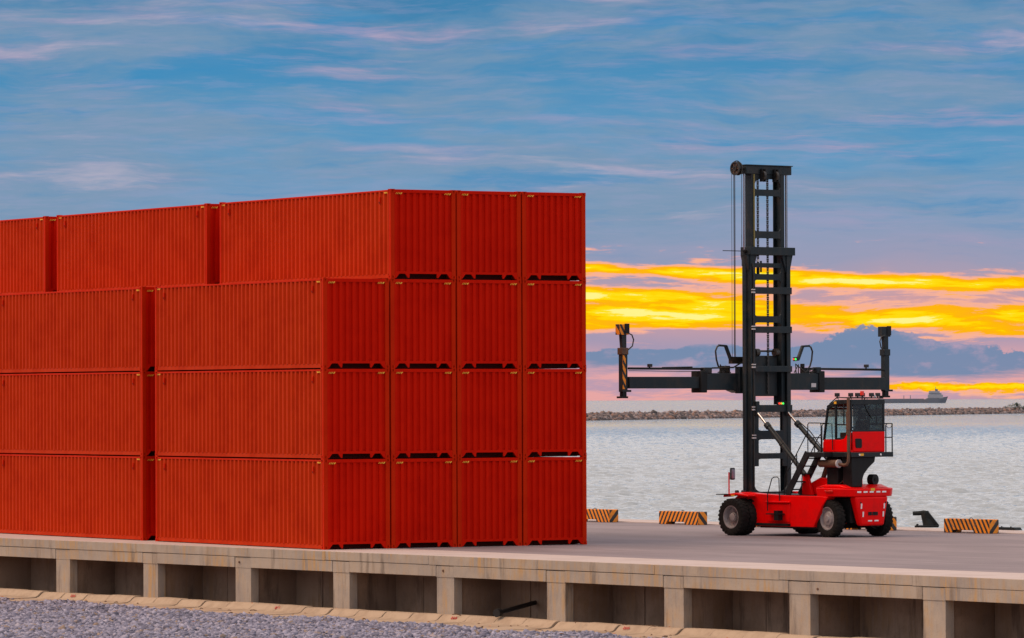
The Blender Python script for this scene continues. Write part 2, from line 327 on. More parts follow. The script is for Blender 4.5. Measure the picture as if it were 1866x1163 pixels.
# ------------------------------------------------------------------ mesh helpers
class G:
    def __init__(s): s.v = []; s.f = []
    def add(s, vs, fs):
        o = len(s.v); s.v += [tuple(p) for p in vs]; s.f += [tuple(i+o for i in f) for f in fs]; return s
    def box(s, x0, x1, y0, y1, z0, z1):
        x0, x1 = min(x0, x1), max(x0, x1); y0, y1 = min(y0, y1), max(y0, y1); z0, z1 = min(z0, z1), max(z0, z1)
        return s.add([(x0,y0,z0),(x1,y0,z0),(x1,y1,z0),(x0,y1,z0),(x0,y0,z1),(x1,y0,z1),(x1,y1,z1),(x0,y1,z1)],
                     [(0,3,2,1),(4,5,6,7),(0,1,5,4),(1,2,6,5),(2,3,7,6),(3,0,4,7)])
    def bar(s, p, q, w, h, up=(0,0,1)):
        p, q = Vector(p), Vector(q); d = (q-p).normalized(); u = Vector(up)
        sd = d.cross(u)
        if sd.length < 1e-4: sd = d.cross(Vector((1,0,0)))
        sd.normalize(); u = sd.cross(d)
        vs = []
        for c in (p, q):
            for a, b in ((-1,-1),(1,-1),(1,1),(-1,1)): vs.append(c + sd*(a*w/2) + u*(b*h/2))
        return s.add(vs, [(3,2,1,0),(4,5,6,7),(0,1,5,4),(1,2,6,5),(2,3,7,6),(3,0,4,7)])
    def tube(s, pts, r, n=8, r_end=None):
        pts = [Vector(p) for p in pts]; m = len(pts); vs = []; fs = []
        d0 = (pts[1]-pts[0]).normalized(); a = d0.orthogonal().normalized()
        for i, p in enumerate(pts):
            d = (pts[min(i+1, m-1)] - pts[max(i-1, 0)]).normalized()
            a = (a - d*a.dot(d)); a = a.normalized() if a.length > 1e-5 else d.orthogonal().normalized()
            b = d.cross(a); rr = r if r_end is None else r + (r_end-r)*i/(m-1)
            for k in range(n):
                t = 2*PI*k/n; vs.append(p + a*(rr*math.cos(t)) + b*(rr*math.sin(t)))
        for i in range(m-1):
            for k in range(n):
                k2 = (k+1) % n; fs.append((i*n+k, i*n+k2, (i+1)*n+k2, (i+1)*n+k))
        fs.append(tuple(range(n-1, -1, -1))); fs.append(tuple((m-1)*n+k for k in range(n)))
        return s.add(vs, fs)
    def prism(s, poly, axis, a, b):
        # poly: (y,z) for x, (x,z) for y, (x,y) for z
        def P(p, t):
            return {'x': (t, p[0], p[1]), 'y': (p[0], t, p[1]), 'z': (p[0], p[1], t)}[axis]
        area = sum(poly[i][0]*poly[(i+1) % len(poly)][1] - poly[(i+1) % len(poly)][0]*poly[i][1] for i in range(len(poly)))
        if (area > 0) == (axis == 'y'): poly = poly[::-1]
        if a > b: a, b = b, a
        n = len(poly); vs = [P(p, a) for p in poly] + [P(p, b) for p in poly]
        fs = [tuple(range(n-1, -1, -1)), tuple(range(n, 2*n))] + [(i, (i+1) % n, n+(i+1) % n, n+i) for i in range(n)]
        return s.add(vs, fs)
    def lathe_y(s, prof, n=32, c=(0,0,0)):
        # prof: list of (r, y); revolve about the y axis
        vs = []; fs = []; m = len(prof)
        for k in range(n):
            t = 2*PI*k/n
            for r, y in prof: vs.append((c[0]+r*math.cos(t), c[1]+y, c[2]+r*math.sin(t)))
        for k in range(n):
            k2 = (k+1) % n
            for i in range(m-1): fs.append((k*m+i, k*m+i+1, k2*m+i+1, k2*m+i))
        return s.add(vs, fs)
    def cyl(s, p, q, r, n=16, r2=None): return s.tube([p, q], r, n, r2)
    def xf(s, fn): s.v = [tuple(fn(Vector(p))) for p in s.v]; return s

def mesh_of(name, g, mat, smooth=35):
    me = bpy.data.meshes.new(name); me.from_pydata(g.v, [], g.f); me.update()
    me.materials.append(MATS[mat])
    if smooth:
        me.polygons.foreach_set('use_smooth', [True]*len(me.polygons)); me.set_sharp_from_angle(angle=R(smooth))
    return me
def obj(name, g, mat, parent=None, loc=None, smooth=35, bevel=0):
    me = mesh_of(name, g, mat, smooth)
    o = bpy.data.objects.new(name, me); COL.objects.link(o)
    if parent: o.parent = parent
    if loc: o.location = loc
    if bevel:
        b = o.modifiers.new('bevel', 'BEVEL'); b.width = bevel; b.segments = 2; b.limit_method = 'ANGLE'; b.angle_limit = R(40)
    return o
def thing(name, label, cat, loc=(0,0,0), rz=0.0, group=None):
    o = bpy.data.objects.new(name, None); COL.objects.link(o); o.empty_display_size = .3
    o.location = loc; o.rotation_euler = (0, 0, rz); tag(o, label, cat, group); return o
def tag(o, label, cat, group=None):
    o['label'] = label; o['category'] = cat
    if group: o['group'] = group
    return o
def structure(o): o['kind'] = 'structure'; return o
def copy_tree(o, parent=None):
    c = o.copy(); COL.objects.link(c); c.parent = parent
    for ch in list(o.children): copy_tree(ch, c)
    return c

# quay frame: qn points from the land edge to the sea, qd along the quay (away, to the left)
QD = Vector((-.0905, 1, 0)).normalized(); QN = Vector((QD.y, -QD.x, 0))
QROT = math.atan2(QN.y, QN.x)         # local x -> QN, local y -> QD
E0 = -.578

# ================================================================== SETTING
# ---- sea: one mesh, far sheet to the horizon plus a wave field in the harbour
def qpoint(n, d, z=0): return QN*n + QD*d + Vector((0, 0, z))
def build_sea():
    S = 150000.0
    corners = [qpoint(12, -S, -2.85), qpoint(S, -S, -2.85), qpoint(S, S, -2.85), qpoint(12, S, -2.85)]
    rows = [196.0]
    while rows[-1] < 2750: rows.append(rows[-1] + .13 + (rows[-1]-196)*.00095)
    rows = np.array(rows); NC = 220
    az = np.linspace(R(-.6), R(7.6), NC)
    D, A = np.meshgrid(rows, az, indexing='ij')
    lat = D*np.tan(A)
    X = CAM_POS.x + sy*D + cy*lat; Y = CAM_POS.y + cy*D - sy*lat
    Z = np.full_like(X, -2.5); r = np.random.default_rng(3)
    wd = PI/2 - CAM_YAW
    for i in range(80):
        wl = .40*(3.0/.40)**r.uniform(0, 1); k = 2*PI/wl; th = wd + r.normal(0, .38)
        amp = .0130*wl*r.uniform(.5, 1.3)
        fade = np.clip((wl/(.13+(D-196)*.00095) - 1.9)/1.5, 0, 1)
        ph = k*(X*math.cos(th)+Y*math.sin(th)) + r.uniform(0, 2*PI)
        Z += amp*fade*(1-2*np.abs(np.sin(ph/2))) * 1.2 if i % 2 else amp*fade*np.sin(ph)
    Z += 0.0
    v = np.stack([X, Y, Z], -1).reshape(-1, 3); nr, nc = X.shape
    i0 = (np.arange(nr-1)[:, None]*nc + np.arange(nc-1)[None]).reshape(-1)
    q = np.stack([i0, i0+1, i0+nc+1, i0+nc], 1)[:, ::-1]
    v = np.concatenate([np.array([tuple(c) for c in corners]), v]); q = np.concatenate([np.array([[0, 1, 2, 3]]), q+4])
    me = bpy.data.meshes.new('sea'); me.vertices.add(len(v)); me.vertices.foreach_set('co', v.reshape(-1))
    me.loops.add(len(q)*4); me.loops.foreach_set('vertex_index', q.reshape(-1).astype(np.int32))
    me.polygons.add(len(q)); me.polygons.foreach_set('loop_start', np.arange(0, len(q)*4, 4, dtype=np.int32))
    me.update(calc_edges=True); me.polygons.foreach_set('use_smooth', np.ones(len(q), bool))
    me.materials.append(MATS['sea_water'])
    o = bpy.data.objects.new('sea', me); COL.objects.link(o); structure(o)
build_sea()
# ---- land sheet
g = G(); g.add([(-6000, -6000, 0), (3, -6000, 0), (3, 6000, 0), (-6000, 6000, 0)], [(0,1,2,3)])
o = structure(obj('ground', g, 'ground_gravel', smooth=0)); o.rotation_euler.z = QROT; o.location = (0, 0, -2.08)

# ---- pier
Y0, Y1 = -75.0, 75.0
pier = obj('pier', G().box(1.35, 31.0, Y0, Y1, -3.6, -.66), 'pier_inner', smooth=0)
structure(pier); pier.rotation_euler.z = QROT
obj('edge_strip', G().box(E0+.004, 2.57, Y0, Y1, -.30, 0), 'deck_edge', pier, smooth=0, bevel=.02)
obj('paving', G().box(2.605, 28.86, Y0, Y1, -.30, .002), 'deck_main', pier, smooth=0)
obj('quay_strip', G().box(28.90, 31.25, Y0, Y1, -.30, .03), 'deck_edge', pier, smooth=0, bevel=.02)
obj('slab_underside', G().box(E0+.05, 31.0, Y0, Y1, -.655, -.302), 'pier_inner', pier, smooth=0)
obj('sea_wall', G().box(31.02, 31.22, Y0, Y1, -3.6, -.302), 'sea_edge_concrete', pier, smooth=0)
PIT = 5.793; P0 = 15.96
k0 = -10; k1 = 15
# cap fascia cast in lengths, one per bay, with tiny steps
def jit(a): return random.uniform(-a, a)
cap_me = [mesh_of('cap_fascia', G().box(0, .06, -PIT+.012, 0, -.298+j*.01, -.006), 'pier_concrete', 0) for j in range(2)]
beam_me = mesh_of('fascia_panel', G().box(0, .12, -(PIT-.97), 0, -.648, -.304), 'pier_concrete', 0)
head_me = mesh_of('pilaster_head', G().box(0, .15, -.94, 0, -.668, -.316), 'pier_concrete', 0)
pil_me = mesh_of('pilaster', G().box(0, .31, -.93, 0, -2.2, -.66), 'pier_concrete', 0)
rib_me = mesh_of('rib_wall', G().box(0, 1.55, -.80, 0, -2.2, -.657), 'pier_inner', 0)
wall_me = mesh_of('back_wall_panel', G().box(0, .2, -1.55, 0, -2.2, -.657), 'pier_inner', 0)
def child(me, name, loc, parent=pier, bev=.012):
    o = bpy.data.objects.new(name, me); COL.objects.link(o); o.parent = parent; o.location = loc
    if bev:
        b = o.modifiers.new('bevel', 'BEVEL'); b.width = bev; b.segments = 2
    return o
for k in range(k0, k1):
    y = P0 - PIT*k
    if y > Y1 or y-PIT < Y0: continue
    child(cap_me[k % 2], 'cap_fascia', (E0-.055+jit(.004), y+.4, 0))
    child(beam_me, 'fascia_panel', (E0-.040+jit(.008), y-.955, jit(.008)))
    child(head_me, 'pilaster_head', (E0-.028+jit(.006), y, 0))
    child(pil_me, 'pilaster', (E0-.012, y, 0))
    child(rib_me, 'rib_wall', (E0+.297, y-.06, 0))
    for j in range(3):
        child(wall_me, 'back_wall_panel', (1.22+jit(.02), y-.86-j*1.58-.02, 0), bev=.015)
# small rusty tie holes on the fascia
for (d, z) in ((-7.6, -.46), (-25.9, -.50), (4.1, -.48)):
    obj('tie_hole', G().cyl((E0-.062, d, z), (E0+.02, d, z), .035, 8), 'rust_pipe', pier)

# ---- revetment slabs at the wall foot
rev = obj('revetment', G().box(-4.6, 1.3, -40, 42, -2.5, -2.12), 'sand_slab', smooth=0)
structure(rev); rev.rotation_euler.z = QROT
prof = [(-.40, -2.2), (-.40, -1.795), (-.62, -1.79), (-.70, -1.805), (-.80, -1.87), (-.88, -1.95), (-1.0, -1.992), (-1.25, -2.0), (-4.35, -2.02), (-4.4, -2.2)]
slab_mes = []
for j in range(4):
    pr = [(x+jit(.012), z+jit(.006)) for x, z in prof]
    slab_mes.append(mesh_of('revetment_slab', G().prism(pr, 'y', 0, 1.485-.03*(j % 2)), 'sand_slab', 40))
d = -38.0; i = 0
while d < 40:
    o = bpy.data.objects.new('revetment_slab', slab_mes[i % 4]); COL.objects.link(o); o.parent = rev
    o.location = (jit(.03), d, jit(.018)); o.rotation_euler = (jit(.012), jit(.006), jit(.012))
    b = o.modifiers.new('bevel', 'BEVEL'); b.width = .018; b.segments = 2; b.limit_method = 'ANGLE'; b.angle_limit = R(50)
    d += 1.52; i += 1
# red spray-paint strokes on some kerb faces (local slab frame)
for d in (14.3, 1.35, -8.6, -17.4):
    gg = G()
    for a in range(3):
        pts = [(-.79-.07*(q/5), d + a*.11 + .05*math.sin(q*1.7+a), -1.845-.07*q/5) for q in range(6)]
        gg.tube([(x-.006, y, z) for x, y, z in pts], .012, 5)
    obj('paint_mark', gg, 'paint_red', rev)

# ---- gravel bed (uncountable crushed stone)
def ico():
    t = (1+5**.5)/2
    v = np.array([(-1,t,0),(1,t,0),(-1,-t,0),(1,-t,0),(0,-1,t),(0,1,t),(0,-1,-t),(0,1,-t),(t,0,-1),(t,0,1),(-t,0,-1),(-t,0,1)], float)
    v /= np.linalg.norm(v[0])
    f = np.array([(0,11,5),(0,5,1),(0,1,7),(0,7,10),(0,10,11),(1,5,9),(5,11,4),(11,10,2),(10,7,6),(7,1,8),(3,9,4),(3,4,2),(3,2,6),(3,6,8),(3,8,9),(4,9,5),(2,4,11),(6,2,10),(8,6,7),(9,8,1)])
    return v, f
IV, IF = ico()
def rocks(name, centers, sizes, mat, flat=.75):
    n = len(centers)
    v = np.repeat(IV[None], n, 0) * (1 + rng.uniform(-.42, .38, (n, 12, 1)))
    sc = rng.uniform(.7, 1.3, (n, 1, 3)); sc[:, :, 2] *= flat
    v = v*sc*sizes[:, None, None]
    a = rng.uniform(0, 2*PI, n); ca, sa = np.cos(a)[:, None], np.sin(a)[:, None]
    b = rng.uniform(-.6, .6, n); cb, sb = np.cos(b)[:, None], np.sin(b)[:, None]
    x, y, z = v[..., 0], v[..., 1], v[..., 2]
    y, z = y*cb - z*sb, y*sb + z*cb
    x, y = x*ca - y*sa, x*sa + y*ca
    v = np.stack([x, y, z], -1) + centers[:, None, :]
    f = (IF[None] + (np.arange(n)*12)[:, None, None]).reshape(-1, 3)
    me = bpy.data.meshes.new(name); me.vertices.add(n*12); me.vertices.foreach_set('co', v.reshape(-1))
    me.loops.add(len(f)*3); me.loops.foreach_set('vertex_index', f.reshape(-1).astype(np.int32))
    me.polygons.add(len(f)); me.polygons.foreach_set('loop_start', np.arange(0, len(f)*3, 3, dtype=np.int32))
    me.update(calc_edges=True); me.validate(); me.materials.append(MATS[mat])
    o = bpy.data.objects.new(name, me); COL.objects.link(o); return o
def gravel():
    N = 44000
    N0 = N*3
    d = rng.uniform(-24, 20, N0); edge = -3.75 + .35*np.sin(d*.9) + .22*np.sin(d*2.7+1) + rng.uniform(-.25, .15, N0)
    n = rng.uniform(-22, -3, N0)
    far = np.where(d < -9.3, -(21.5+(d+9.3)*1.2), -(21.5-(d+9.3)*.57))
    keep = np.nonzero((n < edge) & (n > far))[0][:N]
    d, n, edge = d[keep], n[keep], edge[keep]; N = len(d)
    sz = rng.uniform(.036, .098, N)*np.where(rng.uniform(0, 1, N) < .06, 1.45, 1)
    heap = .03*np.sin(d*1.1+n*.7) + .03*np.sin(n*1.9-d*.4)
    z = -1.99 + heap + rng.uniform(0, .06, N) + np.clip((edge-n)*.05, 0, .05)
    c = np.stack([n, d, z], 1)
    o = rocks('gravel', c, sz, 'gravel_stone', .7); o.rotation_euler.z = QROT
    o['kind'] = 'stuff'; tag(o, 'lilac grey crushed stone spread in front of the pier wall', 'gravel')
    # bed under the stones
    g = G(); ds = np.arange(-40, 40.1, .5)
    vs = []
    for q in ds:
        e = -3.95 + .35*math.sin(q*.9) + .22*math.sin(q*2.7+1)
        vs += [(e, q, -1.996), (-26, q, -1.96)]
    g.add(vs, [(2*i, 2*i+1, 2*i+3, 2*i+2)[::-1] for i in range(len(ds)-1)])
    b = obj('gravel_bed', g, 'ground_gravel', o, smooth=0)
    # litter
    g = G(); g2 = G()
    for i in range(170):
        q = random.uniform(-24, 22); n = random.uniform(-3.9, -.75) if random.random() < .8 else random.uniform(-9, -4)
        z = -1.985 if n < -1 else -1.78
        if n < -4: z = -1.86
        a = random.uniform(0, PI); l = random.uniform(.06, .30)*(1.6 if random.random() < .12 else 1)
        p = Vector((n, q, z)); dv = Vector((math.cos(a), math.sin(a), .12*random.random()))
        if random.random() < .55: g.tube([p-dv*l/2, p+Vector((0,0,.02)), p+dv*l/2], random.uniform(.008, .02), 5)
        else:
            s_ = random.uniform(.03, .09); e = Vector((-dv.y, dv.x, .3)).normalized()
            (g2 if random.random() < .5 else g).add([p-dv*s_, p+e*s_*.6, p+dv*s_, p-e*s_*.4+Vector((0,0,.03))], [(0,1,2,3)])
    t1 = obj('leaf_litter', g, 'twig', smooth=0); t1.rotation_euler.z = QROT; t1['kind'] = 'stuff'
    tag(t1, 'dry twigs and leaf litter scattered along the sandy slabs', 'leaf litter')
    obj('orange_leaves', g2, 'leaf_orange', t1, smooth=0)
gravel()
# black drain pipe poking out of a bay
dp = thing('drain_pipe', 'short black drain pipe sticking out of the pier wall bay', 'pipe', qpoint(-.6, -10.7, -1.62), QROT)
A_, B_ = Vector((-.28, -.14, -.03)), Vector((1.95, .85, .22))
obj('pipe_tube', G().cyl(A_, B_, .07, 14), 'pipe_black', dp)
obj('pipe_collar', G().cyl(A_-(B_-A_)*.02, A_+(B_-A_)*.06, .125, 14), 'pipe_black', dp)

# ---- breakwater
def breakwater():
    a = hit_z(1069, 766.5, -2.5); b = hit_z(1866, 753.5, -2.5); dr = (b-a).normalized(); L = (b-a).length
    nr = Vector((dr.y, -dr.x, 0))
    if nr.dot(CAM_POS-a) < 0: nr = -nr      # towards the camera side
    o0 = a - dr*170; L2_ = L+420
    t = thing('breakwater', 'long low breakwater of brown and grey armour rock across the bay', 'breakwater')
    g = G(); n = 60; vs = []
    for i in range(n+1):
        p = o0 + dr*(L2_*i/n)
        for s_, z in ((.5, -3.2), (-4.6, -.9), (-8.5, -.85), (-14, -3.2)): q = p + nr*s_; vs.append((q.x, q.y, z))
    g.add(vs, [(i*4+k, i*4+k+1, i*4+k+5, i*4+k+4) for i in range(n) for k in range(3)])
    obj('core', g, 'armour_rock', t, smooth=0)
    N = 9000
    s_ = rng.uniform(0, L2_, N); w = rng.uniform(0, 1, N)**1.2
    off = .8 - w*8.5; z = -2.55 + np.clip(w*8.5/5.4, 0, 1)*1.95 + rng.uniform(-.25, .35, N)
    c = np.array(o0)[None, :]*np.array([1,1,0]) + s_[:, None]*np.array(dr)*np.array([1,1,0]) + off[:, None]*np.array(nr)
    c[:, 2] = z
    r = rocks('armour_rocks', c, rng.uniform(.5, 1.15, N), 'armour_rock', .85); r.parent = t; r['kind'] = 'stuff'
    # pale concrete chute
    p = a + dr*(L*.17)
    ch = G().bar(p+nr*1.2+Vector((0,0,.2)), p-nr*4.5+dr*-6+Vector((0,0,2.0)), 2.2, .35)
    obj('concrete_chute', ch, 'concrete_pale', t)
    # bush at the right
    p = a + dr*(L*.995); bt = thing('bush', 'dark green bush growing on the breakwater rocks', 'bush', (p.x-nr.x*4, p.y-nr.y*4, -.9))
    g = G().tube([(0,0,.2),(.1,.1,1.5),(.2,0,2.6)], .14, 6, .05); g.tube([(0,0,.4),(1.3,-.6,2.2)], .09, 5, .03); g.tube([(0,0,.4),(-1.4,.7,2.0)], .09, 5, .03)
    obj('trunk', g, 'bush_stem', bt)
    g = G()
    for i in range(1400):
        c0 = random.choice([(0,0,2.2,1.6), (2.2,-1.1,1.9,1.5), (-2.3,1.2,1.7,1.5), (4.2,-2.2,1.2,1.1), (-4,2,1.1,1.0), (1,-.5,3,1)])
        v = Vector((random.gauss(0,1), random.gauss(0,1), random.gauss(0,1))).normalized()*random.uniform(.5, 1)*c0[3]
        p = Vector(c0[:3])+v; p.z = max(p.z, .3)
        u_ = Vector((random.gauss(0,1), random.gauss(0,1), random.gauss(0,1))).normalized()*.22; w_ = u_.orthogonal().normalized()*.13
        g.add([p-u_, p+w_, p+u_, p-w_], [(0,1,2,3)])
    obj('crown', g, 'bush_leaf', bt, smooth=0)
breakwater()

# ---- ship on the horizon
def ship():
    D = 10200.0
    def wp(u): 
        d = Fv + R2*((u-933)/FPX); d.z = 0; d = d/d.dot(Vector((sy, cy, 0))); return Vector((CAM_POS.x, CAM_POS.y, 0)) + d*D
    a, b = wp(1588), wp(1727); L = (b-a).length; px = L/139
    t = thing('cargo_ship', 'distant grey cargo ship steaming on the horizon', 'ship', (a.x, a.y, -2.5), math.atan2(b.y-a.y, b.x-a.x))
    g = G()
    # hull in stations: (x fraction, half beam, deck height)
    st = [(0,6,7.5),(.04,9,7.2),(.5,10,7.0),(.70,10,7.2),(.72,10,9.5),(.86,9,10.0),(.94,5,11.5),(1.0,.4,13)]
    vs = []
    for f, hb, h in st:
        x = f*L; xb = x - (6 if f > .93 else 0)
        vs += [(xb, -hb*.8, -2), (x, -hb, h), (x, hb, h), (xb, hb*.8, -2)]
    n = len(st)
    g.add(vs, [(i*4+k, (i+1)*4+k, (i+1)*4+k+1, i*4+k+1) for i in range(n-1) for k in range(3)] + [(0,1,2,3)])
    obj('hull', g, 'ship_hull', t, smooth=0)
    g = G().box(L*.735, L*.93, -8, 8, 9, 16.5).box(L*.75, L*.91, -7.5, 7.5, 16.5, 20).box(L*.75, L*.885, -9, 9, 20, 24)
    obj('superstructure', g, 'ship_white', t, smooth=0)
    obj('funnel', G().box(L*.83, L*.865, -2, 2, 24, 28), 'ship_hull', t, smooth=0)
    g = G().cyl((L*.835, 0, 22), (L*.835, 0, 33), .45, 6); g.box(L*.833, L*.837, -4, 4, 28, 28.7)
    obj('radar_mast', g, 'ship_hull', t)
    for f, h in ((.42, 15), (.505, 15.5), (.75, 20)):
        obj('deck_mast', G().cyl((L*f, 0, 6.5), (L*f, 0, h), .7, 6).box(L*f-2.5, L*f+2.5, -1, 1, 7, 8.4), 'ship_hull', t)
    obj('hatch_coaming', G().box(L*.08, L*.68, -7, 7, 6.8, 8.6), 'ship_hull', t, smooth=0)
ship()

# ================================================================== CONTAINERS
CW, CL, CH = 2.438, 12.192, 2.912
GAP = .040; BAYGAP = .9725
def corrug(y0, y1, outer, inner, pitch_n, fo, fs_, fi):
    """profile points (along, depth) of a trapezoid corrugation"""
    pitch = (y1-y0)/pitch_n; pts = []
    tot = fo+2*fs_+fi; k = pitch/tot; fo, fs_, fi = fo*k, fs_*k, fi*k
    for i in range(pitch_n):
        s = y0+i*pitch
        pts += [(s, outer), (s+fo, outer), (s+fo+fs_, inner), (s+fo+fs_+fi, inner)]
    pts.append((y1, outer)); return pts
def casting(sx, sy_, sz):
    """corner casting with oval-ish apertures cut into its two outward faces; local origin at the outer corner"""
    a, b, h = .162, .178, .118
    g = G()
    # local box occupying 0..a, 0..b, 0..h; apertures on x=0 and y=0 faces
    def face(o, u, v, nrm, lu, lv, mu, mv, hu, hv):
        o, u, v, nrm = map(Vector, (o, u, v, nrm)); dd = .03
        P = lambda s, t, k=0.0: o + u*s + v*t + nrm*k
        outer = [P(0,0), P(lu,0), P(lu,lv), P(0,lv)]
        hole = [P(mu-hu/2, mv-hv/2), P(mu+hu/2, mv-hv/2), P(mu+hu/2, mv+hv/2), P(mu-hu/2, mv+hv/2)]
        deep = [p + nrm*dd for p in hole]
        vs = outer+hole+deep
        fs = [(i, (i+1) % 4, 4+(i+1) % 4, 4+i) for i in range(4)] + [(4+i, 4+(i+1) % 4, 8+(i+1) % 4, 8+i) for i in range(4)] + [(8,9,10,11)]
        g.add(vs, fs)
    face((0,0,0), (0,1,0), (0,0,1), (1,0,0), b, h, b*.55, h*.5, .055, .072)
    face((0,0,0), (1,0,0), (0,0,1), (0,1,0), a, h, a*.5, h*.5, .060, .072)
    g.add([(a,0,0),(a,b,0),(a,b,h),(a,0,h)], [(0,1,2,3)]); g.add([(0,b,0),(a,b,0),(a,b,h),(0,b,h)], [(0,1,2,3)])
    g.add([(0,0,0),(a,0,0),(a,b,0),(0,b,0)], [(0,1,2,3)]); g.add([(0,0,h),(a,0,h),(a,b,h),(0,b,h)], [(0,1,2,3)])
    fl = lambda p: ((CW-p.x if sx else p.x), (CL-p.y if sy_ else p.y), (CH-p.z if sz else p.z))
    g.xf(fl); return g
def recalc(me):
    import bmesh
    bm = bmesh.new(); bm.from_mesh(me); bmesh.ops.recalc_face_normals(bm, faces=bm.faces); bm.to_mesh(me); bm.free()

def make_container():
    t = thing('shipping_container', 'x', 'container')
    for sx in (0, 1):
        for sy_ in (0, 1):
            for sz in (0, 1):
                o = obj('corner_casting', casting(sx, sy_, sz), 'container_red', t, smooth=0); recalc(o.data)
            x0, x1 = (.004, .150) if not sx else (CW-.150, CW-.004)
            y0, y1 = (.005, .120) if not sy_ else (CL-.120, CL-.005)
            obj('corner_post', G().box(x0, x1, y0, y1, .112, CH-.112), 'container_red', t, smooth=0, bevel=.008)
    for sx in (0, 1):
        f = (lambda x: CW-x) if sx else (lambda x: x)
        # corrugated side wall
        pts = corrug(.13, CL-.13, .004, .074, 41, .088, .050, .082); vs = []; n = len(pts)
        for y, dpt in pts: vs += [(f(dpt), y, .150), (f(dpt), y, CH-.062)]
        fs = [(2*i, 2*i+2, 2*i+3, 2*i+1) for i in range(n-1)]
        if not sx: fs = [q[::-1] for q in fs]
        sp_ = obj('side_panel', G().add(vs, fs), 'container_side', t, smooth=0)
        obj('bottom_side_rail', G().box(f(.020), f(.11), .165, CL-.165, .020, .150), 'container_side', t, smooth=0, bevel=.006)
        obj('top_side_rail', G().box(f(.000), f(.085), .11, CL-.11, CH-.085, CH-.026), 'container_red', t, smooth=0, bevel=.006)
        for sy_ in (0, 1):
            yc = .72 if not sy_ else CL-.72
            v = obj('ventilator', G().box(f(-.022), f(.04), yc-.035, yc+.035, CH-.46, CH-.24), 'container_red', sp_, smooth=0, bevel=.012)
            obj('vent_slot', G().box(f(-.024), f(0), yc-.026, yc+.026, CH-.45, CH-.40), 'container_shadow_steel', t, smooth=0)
            gg = G()
            for q, (s0, w_) in enumerate(((.20, .018), (.26, .020), (.31, .022), (.36, .040))):
                y_ = [s0, s0+w_, s0+w_+.04, s0+.04]
                if sy_: y_ = [CL-k for k in y_]
                gg.prism(list(zip(y_, (CH-.142, CH-.142, CH-.094, CH-.094))), 'x', f(-.004), f(.010))
            obj('height_marking', gg, 'mark_yellow', sp_, smooth=0)
    for sy_ in (0, 1):
        f = (lambda y: CL-y) if sy_ else (lambda y: y)
        pts = corrug(.14, CW-.14, .022, .080, 9, .110, .020, .104); vs = []; n = len(pts)
        for x, dpt in pts: vs += [(x, f(dpt), .235), (x, f(dpt), CH-.10)]
        fs = [(2*i, 2*i+1, 2*i+3, 2*i+2) for i in range(n-1)]
        if not sy_: fs = [q[::-1] for q in fs]
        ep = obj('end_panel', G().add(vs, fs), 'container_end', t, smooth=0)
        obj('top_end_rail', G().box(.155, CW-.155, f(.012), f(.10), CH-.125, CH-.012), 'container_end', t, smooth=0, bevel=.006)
        # sill with corner gussets and two locating feet
        c = CW/2
        half = [(.155, .245), (.155, .02), (.21, .02), (.33, .165), (.55, .165), (.655, .03), (.70, .03), (.715, .165), (c, .165), (c, .245)]
        poly = half[:-2] + [(CW-x, z) for x, z in half[::-1][2:]]
        a_, b_ = sorted((f(.012), f(.06)))
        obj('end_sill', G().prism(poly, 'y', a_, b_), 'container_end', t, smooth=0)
        for m_ in (0, 1):
            gg = G()
            for s0, w_ in ((.19, .016), (.245, .020), (.30, .024), (.36, .045)):
                x_ = [s0, s0+w_, s0+w_+.045, s0+.045]
                if m_: x_ = [CW-.62+k for k in x_]
                gg.prism(list(zip(x_, (CH-.168, CH-.168, CH-.112, CH-.112))), 'y', f(.004), f(.016))
            obj('height_marking', gg, 'mark_yellow', ep, smooth=0)
    # deck closing the underside, cross members, roof
    obj('floor_deck', G().box(.08, CW-.08, .07, CL-.07, .17, .21), 'container_shadow_steel', t, smooth=0)
    cm = G()
    for i in range(28): cm.box(.10, CW-.10, .45+i*.42, .50+i*.42, .008, .168)
    obj('cross_members', cm, 'container_shadow_steel', t, smooth=0)
    obj('roof_panel', G().box(.07, CW-.07, .10, CL-.10, CH-.055, CH-.030), 'container_red', t, smooth=0)
    return t
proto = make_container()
tiers = ['bottom', 'second', 'third', 'top']
cols = ['stack closest to the pier wall', 'second stack from the pier wall', 'third stack from the pier wall', 'stack closest to the lift truck']
first = True
def place(bay, col, row):
    global first
    o = proto if first else copy_tree(proto); first = False
    o.location = (col*(CW+GAP) + jit(.006) + (0 if col else -.012), bay*(CL+BAYGAP) + jit(.012), row*CH + .003)
    tier = tiers[row] if not (col == 0 and row == 2) else 'top'
    if bay == 0:
        o['label'] = 'orange red container, %s tier, end-on %s' % (tier, cols[col])
    else:
        lead = ['', 'first long row behind the end block', 'second long row behind the end block'][bay]
        o['label'] = 'orange red container, %s tier of %s, %s' % (tier, 'three-high edge stack' if col == 0 else 'four-high inner stack', lead)
    o['group'] = 'stacked red shipping containers'
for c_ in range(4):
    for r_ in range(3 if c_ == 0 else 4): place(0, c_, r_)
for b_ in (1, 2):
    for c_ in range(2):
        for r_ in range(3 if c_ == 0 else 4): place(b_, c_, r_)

# ================================================================== LIFT TRUCK
TR_O = Vector((22.195, 2.389, 0)); TR_HD = R(-8.6338)
T = thing('container_handler', 'red container lift truck with tall black mast and wide spreader', 'lift truck', TR_O, PI/2-TR_HD)

def arc(cx, cz, r, a0, a1, n):
    return [(cx+r*math.cos(R(a0+(a1-a0)*i/n)), cz+r*math.sin(R(a0+(a1-a0)*i/n))) for i in range(n+1)]

